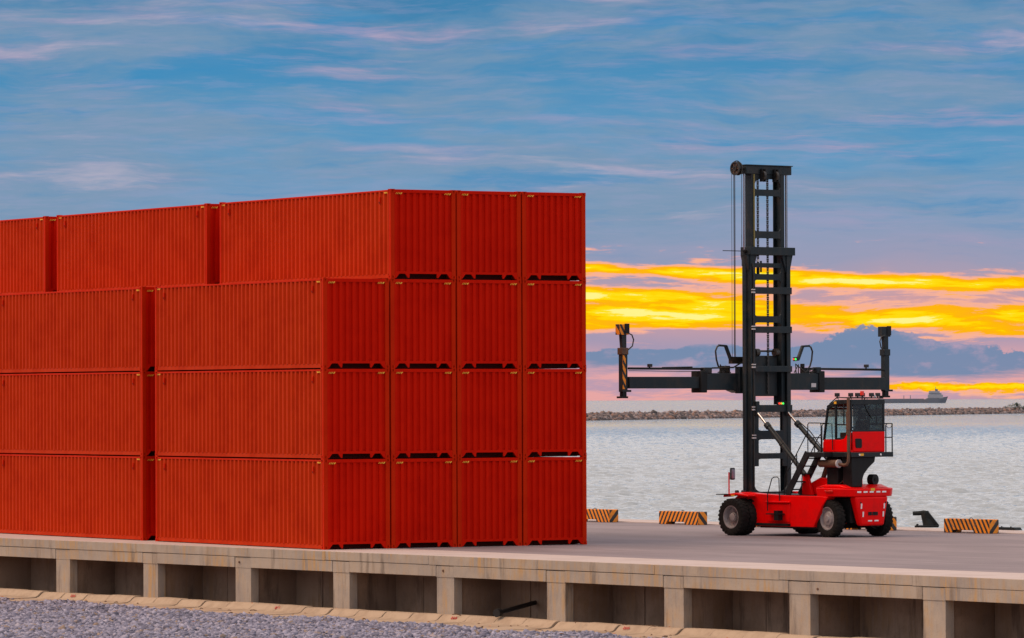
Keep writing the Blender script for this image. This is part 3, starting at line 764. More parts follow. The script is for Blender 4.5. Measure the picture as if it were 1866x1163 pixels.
# --- wheels
def tyre_mesh(rad, w):
    h = w/2
    prof = [(rad*.60, -h*.72), (rad*.64, -h*.92), (rad*.80, -h), (rad*.925, -h*.93), (rad*.965, -h*.80), (rad*.968, 0), (rad*.965, h*.80), (rad*.925, h*.93), (rad*.80, h), (rad*.64, h*.92), (rad*.60, h*.72)]
    g = G().lathe_y(prof, 48)
    nl = 26
    for i in range(nl):
        for s in (-1, 1):
            t = 2*PI*(i + (.5 if s > 0 else 0))/nl; tv = Vector((math.cos(t), 0, math.sin(t))); tg = Vector((-math.sin(t), 0, math.cos(t)))
            p = tv*(rad*.958) + Vector((0, s*h*.08, 0)); q = tv*(rad*.945) + Vector((0, s*h*.93, 0)) + tg*(rad*.07)
            g.bar(p, q, rad*.115, rad*.075, up=tv)
            g.bar(q, tv*(rad*.80) + tg*(rad*.07) + Vector((0, s*h*.985, 0)), rad*.10, rad*.035, up=Vector((0, s, 0)))
    return g
TY = mesh_of('tyre', tyre_mesh(.66, .36), 'rubber', 40)
def rim_mesh(w, deep):
    h = w/2; y = h*.80
    if deep:      # concave drive wheel seen from outside
        pr = [(.405, -y), (.405, y), (.375, y), (.35, y*.6), (.33, -y*.3), (.17, -y*.55), (.17, y*.45), (.13, y*.62), (0.001, y*.62)]
    else:
        pr = [(.405, -y), (.405, y), (.37, y), (.345, y*.45), (.26, y*.40), (.22, y*.85), (.13, y*.95), (.11, y*1.2), (.001, y*1.2)]
    g = G().lathe_y(pr, 32)
    for i in range(10):
        t = 2*PI*i/10; r_ = .28 if not deep else .25
        yy = (y*.40, y*.62) if not deep else (-y*.5, -y*.25)
        g.cyl((r_*math.cos(t), yy[0], r_*math.sin(t)), (r_*math.cos(t), yy[1], r_*math.sin(t)), .022, 6)
    return g
RIMD, RIMS = mesh_of('wheel', rim_mesh(.36, True), 'rim_grey', 35), mesh_of('wheel', rim_mesh(.36, False), 'rim_grey', 35)
def wheel(x, y, deep, rz=0.0):
    o = bpy.data.objects.new('wheel', RIMD if deep else RIMS); COL.objects.link(o); o.parent = T
    o.location = (x, y, .655); o.rotation_euler = (0, random.uniform(0, 1), rz if y > 0 else PI+rz)
    c = bpy.data.objects.new('tyre', TY); COL.objects.link(c); c.parent = o
for y in (1.87, 1.49, -1.49, -1.87): wheel(4.2, y, abs(y) > 1.6)
wheel(0, 1.13, False, -.10); wheel(0, -1.13, False, -.10)
obj('drive_axle', G().cyl((4.2, 1.95, .66), (4.2, -1.95, .66), .16, 14).box(3.95, 4.45, -.5, .5, .42, .95), 'black_steel', T)
obj('steer_axle', G().box(-.16, .16, -1.0, 1.0, .52, .80).cyl((-.3,.0,.66),(.3,.0,.66), .22, 14), 'black_steel', T, bevel=.03)

# --- chassis
side = [(3.50, .34), (.62, .34), (.45, .62), (.18, 1.08), (-.12, 1.40), (.52, 1.43), (2.0, 1.43), (3.2, 1.46), (4.30, 1.52), (4.62, 1.50), (4.62, 1.44)] + arc(4.2, .66, .83, 72, -22, 10)
for s in (1, -1):
    obj('side_panel', G().prism(side, 'y', s*1.36, s*.98), 'truck_red', T, bevel=.035)
obj('frame', G().box(.5, 4.9, -.97, .97, .45, 1.40), 'truck_red', T, bevel=.03)
obj('underbody', G().box(.55, 3.55, -1.2, 1.2, .28, .46).box(-.6, .6, -.75, .75, .5, 1.35), 'black_steel', T)
obj('front_fender', G().prism([(4.3, 1.50), (4.86, 1.44), (4.9, 1.40), (4.9, 1.34), (4.3, 1.42), (3.6, 1.36), (3.55, 1.42)], 'y', 1.38, 1.75), 'truck_red', T, bevel=.02)
obj('front_fender', G().prism([(4.3, 1.50), (4.86, 1.44), (4.9, 1.40), (4.9, 1.34), (4.3, 1.42), (3.6, 1.36), (3.55, 1.42)], 'y', -1.38, -1.75), 'truck_red', T, bevel=.02)
obj('fender_shelf', G().box(4.55, 5.0, 1.45, 2.0, 1.425, 1.455), 'black_steel', T)
# recessed side locker: ledge, dark slots, steps
obj('side_ledge', G().box(3.05, 1.78, 1.36, 1.44, 1.165, 1.225), 'truck_red', T, bevel=.015)
obj('locker_door', G().box(2.95, 1.82, 1.355, 1.385, .50, 1.14), 'truck_red', T, bevel=.012)
obj('air_slot', G().prism([(3.68, 1.19), (3.85, 1.30), (4.22, 1.24), (4.05, 1.15)], 'y', 1.33, 1.372), 'black_steel', T)
obj('access_step', G().box(2.80, 2.05, 1.40, 1.62, .76, .80).box(2.40, 2.18, 1.38, 1.60, .56, .90), 'black_steel', T)
obj('lower_step', G().box(3.46, 1.80, 1.30, 1.50, .36, .45), 'black_steel', T)
obj('reflector', G().box(4.28, 4.46, 1.752, 1.76, 1.38, 1.43), 'mark_yellow', T)
obj('grab_rail', G().tube([(2.86, 1.48, .88), (2.88, 1.46, 1.45), (2.68, 1.44, 2.0), (2.60, 1.43, 2.06), (2.42, 1.42, 2.07), (2.34, 1.41, 2.02), (2.32, 1.40, 1.24)], .018, 8), 'black_steel', T)
obj('deck_plate', G().box(.6, 4.9, -1.3, 1.3, 1.432, 1.447), 'black_steel', T)
# --- rear hood and counterweight
hood = [(.50, 1.36), (-.45, 1.34), (-.72, 1.18), (-.95, .86), (-.95, -.80), (-.72, -1.16), (-.45, -1.34), (.50, -1.36)]
def tapered(poly_b, poly_t, z0, z1, slope=0):
    n = len(poly_b); g = G()
    vs = [(x, y, z0) for x, y in poly_b] + [(x, y, z1 - slope*max(0, -x)) for x, y in poly_t]
    g.add(vs, [tuple(range(n)), tuple(range(2*n-1, n-1, -1))] + [(i, n+i, n+(i+1) % n, (i+1) % n) for i in range(n)]); return g
hd_ = obj('rear_hood', tapered([(x*.97, y*.97) for x, y in hood], hood, 1.41, 1.715, .03), 'truck_red', T, bevel=.03); recalc(hd_.data)
obj('hood_crown', G().prism([(1.0, 1.70), (.45, 1.82), (-.35, 1.82), (-.75, 1.70)], 'y', 1.0, -1.0), 'truck_red', T, bevel=.05)
cwb = [(-.66, .54), (-.90, .52), (-.90, -.58), (-.66, -.60)]; cwt = [(-.60, .82), (-.925, .80), (-.925, -.76), (-.60, -.82)]
cw = obj('counterweight', tapered(cwb, cwt, .40, 1.415), 'truck_red', T, bevel=.07); recalc(cw.data)
for i, y in enumerate((.66, .36, .07, -.24, -.52)):
    obj('reflector', G().box(-.962, -.945, y-.10, y+.08, 1.545, 1.60), 'white_mark', hd_)
for y, z, tl in ((.49, 1.08, -.10), (.41, .80, -.10), (-.52, 1.08, .10), (-.47, .80, .10)):
    obj('reflector', G().bar((-.922, y-tl*.35, z-.09), (-.936, y+tl*-.35-tl*.0, z+.09), .05, .02, up=(1,0,0)), 'white_mark', cw)
for y in (.11, -.19): obj('reflector', G().box(-.925, -.905, y-.09, y+.09, .55, .595), 'white_mark', cw)
gg = G()
for y in (.16, .07, -.04, -.13, -.21): gg.box(-.936, -.912, y-.035, y+.035, .76, .88)
obj('model_plate', gg, 'black_steel', cw)
obj('number_sticker', G().box(-.966, -.950, -.08, .10, 1.61, 1.70), 'mark_yellow', hd_)
obj('marker_lamp', G().bar((.02, 1.372, 1.60), (-.36, 1.362, 1.60), .035, .06), 'lamp_red', hd_, bevel=.012)
for y in (.55, -.62): obj('tie_down', G().cyl((-.93, y, 1.2), (-.90, y, 1.2), .03, 8), 'black_steel', cw)
# engine bay
obj('engine_cover', G().prism([(.5, 1.44), (.5, 2.02), (1.1, 2.06), (1.75, 1.80), (1.95, 1.44)], 'y', -.75, .62), 'truck_red', T, bevel=.05)
obj('radiator_fan', G().cyl((-.15, -.62, 1.98), (-.38, -.66, 1.98), .19, 20).cyl((-.38, -.66, 1.98), (-.41, -.66, 1.98), .06, 10), 'black_steel', T)
for x, y, z0, z1 in ((-.15, .46, 1.72, 2.05), (-.40, .18, 1.72, 2.02)): obj('lift_lug', G().box(x-.04, x+.04, y-.18, y+.18, z0, z1), 'truck_red', T, bevel=.02)
hz = G()
for i in range(7):
    y0, y1 = random.uniform(-.2, .75), random.uniform(-.2, .7)
    hz.tube([(random.uniform(-.3, .2), y0, 1.75), (random.uniform(-.5, .1), (y0+y1)/2+.1, 2.2), (random.uniform(-.4, .2), y1, 2.75)], .025, 6)
obj('hydraulic_hose', hz, 'grease', T)
# --- cab support, platform
obj('cab_pedestal', G().box(.05, .62, .30, .72, 1.75, 2.78), 'black_steel', T, bevel=.02)
obj('cab_bracket', G().prism([(.72, 2.78), (-.40, 2.78), (-.36, 2.60), (-.10, 2.42), (.14, 2.18), (.22, 1.98), (.22, 1.74), (.72, 1.74)], 'x', -.66, -.20), 'black_steel', T, bevel=.02)
obj('platform', G().box(1.14, -.76, -1.16, .84, 2.775, 2.945).box(1.14, .20, .84, 1.24, 2.775, 2.945), 'cab_frame', T, bevel=.015)
for y in (.46, -.55): obj('tail_lamp', G().cyl((-.78, y, 2.86), (-.755, y, 2.86), .035, 10), 'white_mark', T)
obj('warning_sticker', G().box(-.766, -.757, .25, .42, 2.82, 2.90), 'mark_yellow', T)
# --- exhaust
obj('muffler', G().cyl((.72, .93, 2.55), (-.20, .93, 2.55), .13, 20), 'rust_pipe', T)
obj('muffler_cap', G().cyl((-.20, .93, 2.55), (-.245, .93, 2.55), .145, 20), 'pale_metal', T)
obj('exhaust_pipe', G().tube([(-.24, .93, 2.54), (-.50, .93, 2.50), (-.60, .91, 2.52), (-.66, .89, 2.62), (-.67, .88, 2.80), (-.67, .88, 4.55), (-.67, .88, 4.82)], .055, 12), 'rust_pipe', T)
obj('exhaust_guard', G().tube([(-.66, .882, 3.55), (-.66, .882, 4.35)], .075, 12), 'rust_pipe', T)
# --- stairs
st = obj('stairs', G().bar((2.12, 1.22, 1.44), (1.06, 1.22, 2.92), .05, .24, up=(1,0,0)).bar((2.12, .62, 1.44), (1.06, .62, 2.92), .05, .24, up=(1,0,0)), 'cab_frame', T)
for i in range(5):
    f = (i+.7)/5.4; obj('tread', G().box(2.12-1.06*f-.14, 2.12-1.06*f+.12, .64, 1.20, 1.44+1.48*f-.02, 1.44+1.48*f+.02), 'black_steel', st)
obj('strut', G().bar((1.35, .45, 1.5), (.75, .45, 2.75), .12, .12), 'rust_pipe', T)
# --- railings
def rail(pts, r=.018, nm='handrail'): return obj(nm, G().tube(pts, r, 8), 'black_steel', T)
rail([(1.04, 1.22, 2.94), (1.04, 1.22, 3.90), (1.0, 1.22, 3.96), (.40, 1.22, 3.96), (.36, 1.22, 3.90), (.36, 1.22, 2.94)])
rail([(1.04, 1.22, 3.45), (.36, 1.22, 3.45)])
rail([(2.28, 1.22, 1.45), (2.22, 1.22, 2.1), (1.12, 1.22, 3.55), (1.04, 1.22, 3.60)])
rail([(2.06, .62, 1.5), (1.98, .62, 2.3), (1.16, .62, 3.45), (1.06, .62, 3.55), (.98, .62, 3.42), (.98, .62, 2.94)])
rail([(1.62, 1.22, 2.12), (1.62, 1.22, 2.88)])
rail([(1.35, .62, 2.5), (1.35, .62, 3.2)])
rail([(.36, 1.22, 3.95), (.34, .90, 3.95)])
rail([(-.72, -.84, 2.94), (-.72, -.84, 3.88), (-.72, -.90, 3.93), (-.72, -1.14, 3.93), (-.72, -1.14, 2.94)], .022)
rail([(-.72, -.84, 3.45), (-.72, -1.14, 3.45)])
rail([(-.72, -1.14, 3.93), (.9, -1.14, 3.93), (1.0, -1.14, 3.88), (1.0, -1.14, 2.94)])
rail([(-.72, -1.14, 3.45), (1.0, -1.14, 3.45)])
rail([(-.72, -.86, 3.86), (-.72, -.95, 3.78), (-.72, -1.05, 3.78), (-.72, -1.13, 3.86)], .010, 'safety_chain')
rail([(.70, .86, 3.02), (.70, .86, 3.85), (.66, .86, 3.92), (.42, .86, 3.94), (.20, .86, 3.94), (.16, .86, 3.02)], .016)
# --- cab
cabside_lower = [(-.68, 2.95), (-.68, 3.66), (-.56, 3.66), (-.36, 3.42), (-.20, 3.38), (.70, 3.38), (.72, 2.95)]
cab = obj('cab_body', G().box(-.70, .72, -.78, .78, 2.946, 3.02), 'truck_red', T)
for s in (1, -1): obj('cab_side', G().prism(cabside_lower, 'y', s*.80, s*.75), 'truck_red', cab, bevel=.02)
obj('cab_back', G().box(-.72, -.66, -.80, .72, 2.96, 3.665), 'truck_red', cab, bevel=.03)
obj('cab_front', G().box(.68, .73, -.80, .80, 2.96, 3.3), 'truck_red', cab, bevel=.02)
gv = [(y, z) for y, z in ((.62, 3.36), (.60, 3.42), (.36, 3.42), (.31, 3.38), (.31, 3.14), (.34, 3.09), (.56, 3.09), (.60, 3.14))]
obj('cab_vent', G().prism(gv, 'x', -.745, -.70), 'black_steel', cab, bevel=.01)
fr = G()
for s in (1, -1):
    fr.box(-.71, -.63, s*.80, s*.73, 3.66, 4.70)                       # rear pillar
    fr.bar((.70, s*.765, 3.36), (.50, s*.765, 4.48), .07, .07, up=(1,0,0))   # front pillar
    fr.box(.04, .12, s*.80, s*.74, 3.38, 4.55)                       # door pillar
    fr.bar((.50, s*.765, 4.48), (.08, s*.765, 4.66), .07, .10); fr.bar((.08, s*.765, 4.66), (-.68, s*.765, 4.70), .07, .10)
    fr.bar((.10, s*.765, 3.90), (-.64, s*.765, 3.90), .05, .05)
    fr.box(-.34, -.30, s*.785, s*.75, 3.92, 4.6)
    fr.bar((-.66, s*.765, 3.70), (-.30, s*.765, 3.42), .06, .06); fr.bar((-.30, s*.765, 3.41), (.10, s*.765, 3.41), .06, .06)
fr.box(-.72, -.66, -.80, .72, 3.66, 3.72).box(-.72, -.66, -.80, .78, 4.60, 4.74)
fr.bar((.52, -.76, 4.46), (.52, .76, 4.46), .08, .08).bar((.70, -.76, 3.36), (.70, .76, 3.36), .07, .07)
obj('cab_frame', fr, 'cab_frame', cab, bevel=.008)
obj('cab_roof', G().prism([(-.72, 4.70), (-.72, 4.775), (.08, 4.76), (.52, 4.56), (.55, 4.50), (.06, 4.70)], 'y', -.80, .80), 'cab_frame', cab, bevel=.02)
obj('rear_pane', G().box(-.694, -.686, -.74, .68, 3.72, 4.60), 'cab_glass_dark', cab)
for s in (1, -1):
    obj('side_pane', G().prism([(.63, 3.42), (.47, 4.45), (.12, 4.60), (.12, 3.42)], 'y', s*.762, s*.768), 'cab_glass', cab)
    obj('side_pane', G().prism([(.04, 3.93), (.04, 4.62), (-.63, 4.66), (-.63, 3.93)], 'y', s*.762, s*.768), 'cab_glass', cab)
    obj('side_pane', G().prism([(.04, 3.43), (.04, 3.88), (-.63, 3.88), (-.63, 3.70), (-.30, 3.44)], 'y', s*.762, s*.768), 'cab_glass', cab)
g = G(); g.add([(.69, -.74, 3.38), (.69, .74, 3.38), (.51, .74, 4.46), (.51, -.74, 4.46)], [(0,1,2,3)])
obj('windscreen', g, 'cab_glass', cab, smooth=0)
seat = obj('driver_seat', G().box(-.35, .15, -.26, .26, 3.25, 3.40).prism([(-.42, 3.40), (-.50, 4.02), (-.36, 4.05), (-.24, 3.40)], 'y', -.25, .25).box(-.50, -.40, -.13, .13, 4.08, 4.30), 'seat_cloth', cab, bevel=.04)
obj('console', G().box(.30, .62, -.5, .1, 3.0, 3.62).box(-.2, .25, -.55, -.35, 3.0, 3.6), 'seat_cloth', cab, bevel=.03)
obj('steering_wheel', G().tube([(.28+.10*math.sin(a), .18*math.cos(a)-.1, 3.72+.14*math.sin(a)) for a in np.linspace(0, 2*PI, 19)], .018, 6).cyl((.42, -.1, 3.5), (.29, -.1, 3.71), .03, 8), 'seat_cloth', cab)
obj('first_aid_box', G().box(-.62, -.52, -.14, .06, 3.88, 4.06), 'mark_yellow', cab, bevel=.02)
obj('wiper_arm', G().tube([(-.705, .15, 4.62), (-.71, .05, 4.40), (-.71, -.18, 4.12)], .014, 6), 'black_steel', cab)
rk = obj('roof_rack', G().tube([(-.68, .74, 4.82), (-.68, -.76, 4.82)], .02, 6).tube([(-.60, .70, 4.82), (.12, .70, 4.84), (.48, .70, 4.62)], .018, 6).tube([(-.60, -.70, 4.82), (.12, -.70, 4.84), (.48, -.70, 4.62)], .018, 6).tube([(.1, .7, 4.84), (.1, -.7, 4.84)], .018, 6), 'black_steel', cab)
for y in (.68, -.68):
    for x in (-.6, .05): obj('rack_foot', G().cyl((x, y, 4.74), (x, y, 4.83), .018, 6), 'pale_metal', rk)
for x, y in ((-.62, .72), (-.62, .40), (-.62, -.26), (-.62, -.56), (.2, .6), (.2, -.6)):
    L_ = obj('work_lamp', G().box(x-.06, x+.06, y-.075, y+.075, 4.87, 5.0), 'lamp_black', cab, bevel=.015)
    obj('lamp_bracket', G().box(x-.015, x+.015, y-.02, y+.02, 4.80, 4.875), 'black_steel', L_)
obj('number_board', G().box(-.66, -.645, -.44, -.36, 4.84, 4.93), 'pale_metal', cab)
bc = obj('beacon', G().cyl((-.55, .12, 4.92), (-.55, .12, 5.06), .075, 14, .065), 'beacon_red', cab); obj('beacon_stem', G().cyl((-.55, .12, 4.76), (-.55, .12, 4.925), .02, 8), 'black_steel', bc)
obj('cab_sticker', G().box(.02, .14, .802, .808, 4.62, 4.70), 'mark_yellow', cab)
# --- front mirror
mp = obj('mirror_post', G().cyl((4.62, 1.72, 1.45), (4.62, 1.72, 2.22), .025, 8), 'truck_red', T)
obj('mirror', G().box(4.50, 4.58, 1.52, 1.74, 1.95, 2.38), 'lamp_black', mp, bevel=.04)
obj('mirror_glass', G().box(4.485, 4.50, 1.55, 1.71, 2.0, 2.33), 'mirror_glass', mp)
for x, y in ((4.50, 1.5), (4.45, 1.25), (4.55, 1.05)): obj('front_lamp', G().cyl((x, y, 1.53), (x-.10, y, 1.53), .06, 10).box(x-.02, x+.02, y-.02, y+.02, 1.44, 1.5), 'lamp_black', T)
# --- outer mast: two channels and cross bars
def channel(s, x0, x1, yo, yi, z0, z1, t=.035):
    g = G(); g.box(x0, x1, s*yo, s*(yo-t), z0, z1); g.box(x0, x0+t, s*(yo-t), s*yi, z0, z1); g.box(x1-t, x1, s*(yo-t), s*yi, z0, z1); return g
om = obj('outer_mast', channel(1, 4.30, 4.70, .95, .78, 1.30, 10.0), 'mast_paint', T, smooth=0)
obj('upright', channel(-1, 4.30, 4.70, .95, .78, 1.30, 10.0), 'mast_paint', om, smooth=0)
def fillet_bar(yL, yR, z0, z1, r, x0, x1, top=True, bot=True):
    poly = []
    if top:
        poly += [(yL, z1+r)] + [(yL-r+r*math.cos(R(a)), z1+r-r*math.sin(R(a))) for a in (20, 45, 70)] + [(yL-r, z1), (yR+r, z1)] + [(yR+r-r*math.cos(R(a)), z1+r-r*math.sin(R(a))) for a in (70, 45, 20)] + [(yR, z1+r)]
    else: poly += [(yL, z1), (yR, z1)]
    if bot:
        poly += [(yR, z0-r)] + [(yR+r-r*math.cos(R(a)), z0-r+r*math.sin(R(a))) for a in (20, 45, 70)] + [(yR+r, z0), (yL-r, z0)] + [(yL-r+r*math.cos(R(a)), z0-r+r*math.sin(R(a))) for a in (70, 45, 20)] + [(yL, z0-r)]
    else: poly += [(yR, z0), (yL, z0)]
    return G().prism(poly, 'x', x0, x1)
for z0, z1 in ((8.52, 8.76), (7.14, 7.37), (5.76, 5.97), (4.34, 4.59)):
    obj('cross_bar', G().box(4.24, 4.34, -.97, .79, z0, z1), 'mast_paint', om, bevel=.012)
obj('head_bar', G().box(4.22, 4.75, -1.12, 1.02, 9.90, 10.18), 'mast_paint', om, bevel=.012)
for s in (1, -1): obj('head_gusset', G().prism([(s*.95, 9.3), (s*1.10, 9.9), (s*.6, 9.9), (s*.78, 9.3)], 'x', 4.34, 4.66), 'mast_paint', om)
obj('cross_plate', fillet_bar(.72, -.76, 3.37, 3.68, .27, 4.31, 4.37), 'mast_paint', om, smooth=0)
obj('cross_plate', fillet_bar(.72, -.76, 2.68, 2.88, .25, 4.31, 4.37), 'mast_paint', om, smooth=0)
obj('side_gusset', G().box(4.312, 4.368, .58, .80, 2.42, 4.5), 'mast_paint', om)
obj('side_gusset', G().box(4.312, 4.368, -.80, -.58, 2.42, 4.5), 'mast_paint', om)
obj('foot_plate', fillet_bar(.80, -.80, 1.30, 1.52, .30, 4.31, 4.37, True, False), 'mast_paint', om, smooth=0)
obj('base_beam', G().box(4.25, 4.8, -1.0, 1.0, 1.25, 1.50), 'black_steel', om, bevel=.02)
# --- inner mast
im = obj('inner_mast', channel(1, 4.42, 4.85, .78, .62, 4.6, 12.80), 'mast_paint', T, smooth=0)
obj('upright', channel(-1, 4.42, 4.85, .78, .62, 4.6, 12.80), 'mast_paint', im, smooth=0)
for z0, z1 in ((12.0, 12.23), (10.5, 10.75), (9.02, 9.23), (7.51, 7.74)):
    obj('cross_bar', fillet_bar(.66, -.64, z0, z1, .14, 4.43, 4.49), 'mast_paint', im, smooth=0)
obj('cross_bar', G().box(4.43, 4.49, .66, -.64, 9.46, 9.62), 'mast_paint', im)
obj('top_beam', G().box(4.40, 4.80, -1.12, 1.04, 12.77, 13.07), 'mast_paint', im, bevel=.015)
obj('top_flange', G().box(4.36, 4.84, -1.15, 1.06, 13.07, 13.10), 'mast_paint', im)
obj('top_gusset', fillet_bar(.64, -.62, 12.6, 12.77, .28, 4.43, 4.49, False, True), 'mast_paint', im, smooth=0)
for y in (.30, -.30):
    obj('chain_wheel', G().cyl((4.36, y-.05, 12.72), (4.36, y+.05, 12.72), .17, 18), 'grease', im)
    obj('wheel_bracket', G().box(4.28, 4.42, y-.09, y-.06, 12.5, 12.95).box(4.28, 4.42, y+.06, y+.09, 12.5, 12.95), 'black_steel', im)
obj('wear_strip', G().box(4.395, 4.418, .64, .70, 10.2, 12.76), 'brass_strip', im)
# --- lift cylinders, chains, hoses
for y in (1.0, -1.0):
    c_ = obj('lift_cylinder', G().cyl((4.56, y, 1.5), (4.56, y, 10.05), .085, 14), 'mast_paint', T)
    obj('piston_rod', G().cyl((4.56, y, 10.05), (4.56, y, 12.78), .048, 14), 'chrome_rod', c_)
def chain(x, y, z0, z1, w):
    g = G(); n = int((z1-z0)/.075)
    for i in range(n):
        zz = z0+i*.075; g.box(x-.012, x+.012, y-w/2, y+w/2, zz, zz+.055) if i % 2 else g.box(x-.02, x+.02, y-w*.35, y+w*.35, zz-.01, zz+.07)
    return g
for y, z0 in ((.36, 9.55), (-.10, 5.0)):
    obj('lift_chain', chain(4.56, y, z0, 12.70, .10), 'grease', T, smooth=0)
obj('chain_anchor', G().cyl((4.56, .36, 9.1), (4.56, .36, 9.6), .055, 8).cyl((4.56, .22, 9.3), (4.56, .22, 9.7), .035, 8).box(4.5, 4.6, .15, .66, 9.48, 9.6), 'black_steel', T)
obj('hose_bundle', chain(4.275, .84, 1.6, 9.3, .05).tube([(4.27, .88, 9.6), (4.27, .80, 9.0), (4.27, .84, 8.6), (4.27, .84, 1.7)], .022, 6), 'grease', T)
for z in (8.55, 7.25, 5.9, 4.4, 3.4): obj('hose_clamp', G().box(4.24, 4.30, .76, .92, z, z+.05).box(4.24, 4.30, .76, .92, z+.10, z+.14), 'pale_metal', T)
pl = obj('hose_reel', G().lathe_y([(.06, -.09), (.245, -.09), (.245, -.06), (.20, -.05), (.20, .05), (.245, .06), (.245, .09), (.20, .09), (.18, .05), (.10, .05), (.09, .10), (.001, .10)], 24, (4.56, 1.36, 12.95)).cyl((4.56, 1.46, 12.95), (4.56, 1.0, 12.95), .05, 10), 'grease', T)
for i in range(6):
    a = i*PI/3; obj('reel_spoke', G().bar((4.56+.08*math.cos(a), 1.415, 12.95+.08*math.sin(a)), (4.56+.20*math.cos(a), 1.42, 12.95+.20*math.sin(a)), .03, .02, up=(0,1,0)), 'rust_pipe', pl)
obj('reel_guard', G().tube([(4.56+.27*math.cos(a), 1.36, 12.95+.27*math.sin(a)) for a in np.linspace(R(-10), R(190), 12)], .018, 6), 'black_steel', pl)
for x, y, r_ in ((4.80, 1.38, .008), (4.70, 1.36, .016), (4.76, 1.26, .010), (4.34, 1.32, .010)):
    z1 = 6.3 if x > 4.5 else 10.2
    obj('hanging_hose', G().tube([(x, y, 12.97), (x, y, 9.5), (x+.03, y-.02, z1+.4), (x+.05, y-.05, z1)], r_, 6), 'grease', T)
obj('whip_rod', G().cyl((4.45, .95, 10.03), (4.45, 2.12, 10.03), .014, 6).cyl((4.45, .85, 10.03), (4.45, 1.12, 10.03), .06, 8), 'black_steel', T)
obj('mast_lamp', G().cyl((4.30, .62, 9.70), (4.25, .62, 9.70), .05, 10), 'pale_metal', T)
for y, nm in ((.02, 'signal_red'), (-.07, 'signal_amber'), (-.16, 'signal_green')):
    obj('signal_lamp', G().cyl((4.24, y-.35, 4.64), (4.215, y-.35, 4.64), .035, 10), nm, T)
obj('signal_box', G().box(4.24, 4.30, -.58, -.26, 4.58, 4.70), 'lamp_black', T)
# --- tilt cylinders
for s in (1, -1):
    a, b = Vector((4.26, s*.72, 4.36)), Vector((1.70, s*.72, 2.12 if s > 0 else 2.35)); m_ = a+(b-a)*.22
    tc_ = obj('tilt_cylinder', G().cyl(m_, b, .085, 14).cyl(m_-(b-a)*.02, m_+(b-a)*.03, .115, 14).cyl(a+(b-a)*.5, a+(b-a)*.53, .10, 14), 'mast_paint', T)
    obj('piston_rod', G().cyl(a, m_, .05, 12), 'chrome_rod', tc_)
    obj('mast_lug', G().box(4.16, 4.34, s*.66, s*.80, 4.20, 4.72), 'mast_paint', T, bevel=.02)
    obj('chassis_lug', G().prism([(1.3, 1.44), (1.58, 2.18), (1.80, 2.22), (1.85, 1.44)], 'y', s*.78, s*.66), 'truck_red', T, bevel=.02)
    obj('cylinder_hose', G().tube([tuple(m_+Vector((0,0,.12))), tuple(a+(b-a)*.45+Vector((0, s*.05, .20))), tuple(a+(b-a)*.8+Vector((0, 0, .13)))], .02, 6), 'grease', tc_)
# --- carriage and spreader
obj('carriage', G().box(4.62, 5.0, -.60, .60, 4.90, 6.34).box(4.86, 5.1, -1.0, 1.0, 5.0, 5.95), 'mast_paint', T, bevel=.02)
obj('carriage_roller', G().cyl((4.55, -.55, 6.45), (4.55, -.38, 6.45), .14, 16).cyl((4.55, .38, 6.45), (4.55, .55, 6.45), .14, 16).cyl((4.6, .5, 6.5), (4.6, -.5, 6.5), .035, 8), 'grease', T)
XS = 5.2
sb = obj('spreader_beam', G().box(4.98, 5.42, -3.05, 2.60, 5.12, 5.72).prism([(1.2, 5.12), (.9, 5.02), (-1.2, 5.02), (-1.5, 5.12)], 'x', 4.99, 5.41), 'mast_paint', T, bevel=.02)
for y0, y1 in ((2.44, 2.74), (-3.18, -2.90)): obj('beam_collar', G().box(4.93, 5.47, y0, y1, 5.03, 5.80), 'black_steel', sb, bevel=.03)
obj('collar_box', G().box(4.95, 5.2, 2.2, 2.55, 5.72, 5.92).box(4.95, 5.2, -3.02, -2.80, 5.72, 5.94), 'mast_paint', sb, bevel=.02)
obj('label_plate', G().box(4.972, 4.982, -2.78, -2.55, 5.22, 5.36), 'pale_metal', sb)
obj('telescopic_arm', G().box(5.03, 5.37, 2.5, 5.95, 5.18, 5.59), 'mast_paint', sb, bevel=.015)
obj('telescopic_arm', G().box(5.03, 5.37, -2.9, -6.25, 5.12, 5.57), 'mast_paint', sb, bevel=.015)
obj('guide_tube', G().cyl((5.1, 2.2, 5.87), (5.1, 5.95, 5.88), .042, 10).cyl((5.1, 3.0, 5.93), (5.1, 4.4, 5.91), .025, 8), 'black_steel', sb)
obj('guide_tube', G().cyl((5.1, -2.6, 5.88), (5.1, -6.25, 5.85), .042, 10), 'black_steel', sb)
obj('guide_wire', G().cyl((5.15, 2.2, 5.77), (5.15, 5.9, 5.80), .012, 6), 'black_steel', sb)
for y in (4.98, -5.35): obj('spreader_lamp', G().box(5.04, 5.16, y-.09, y+.06, 5.93, 6.04).cyl((5.1, y, 5.86), (5.1, y, 5.95), .03, 8), 'lamp_black', sb, bevel=.01)
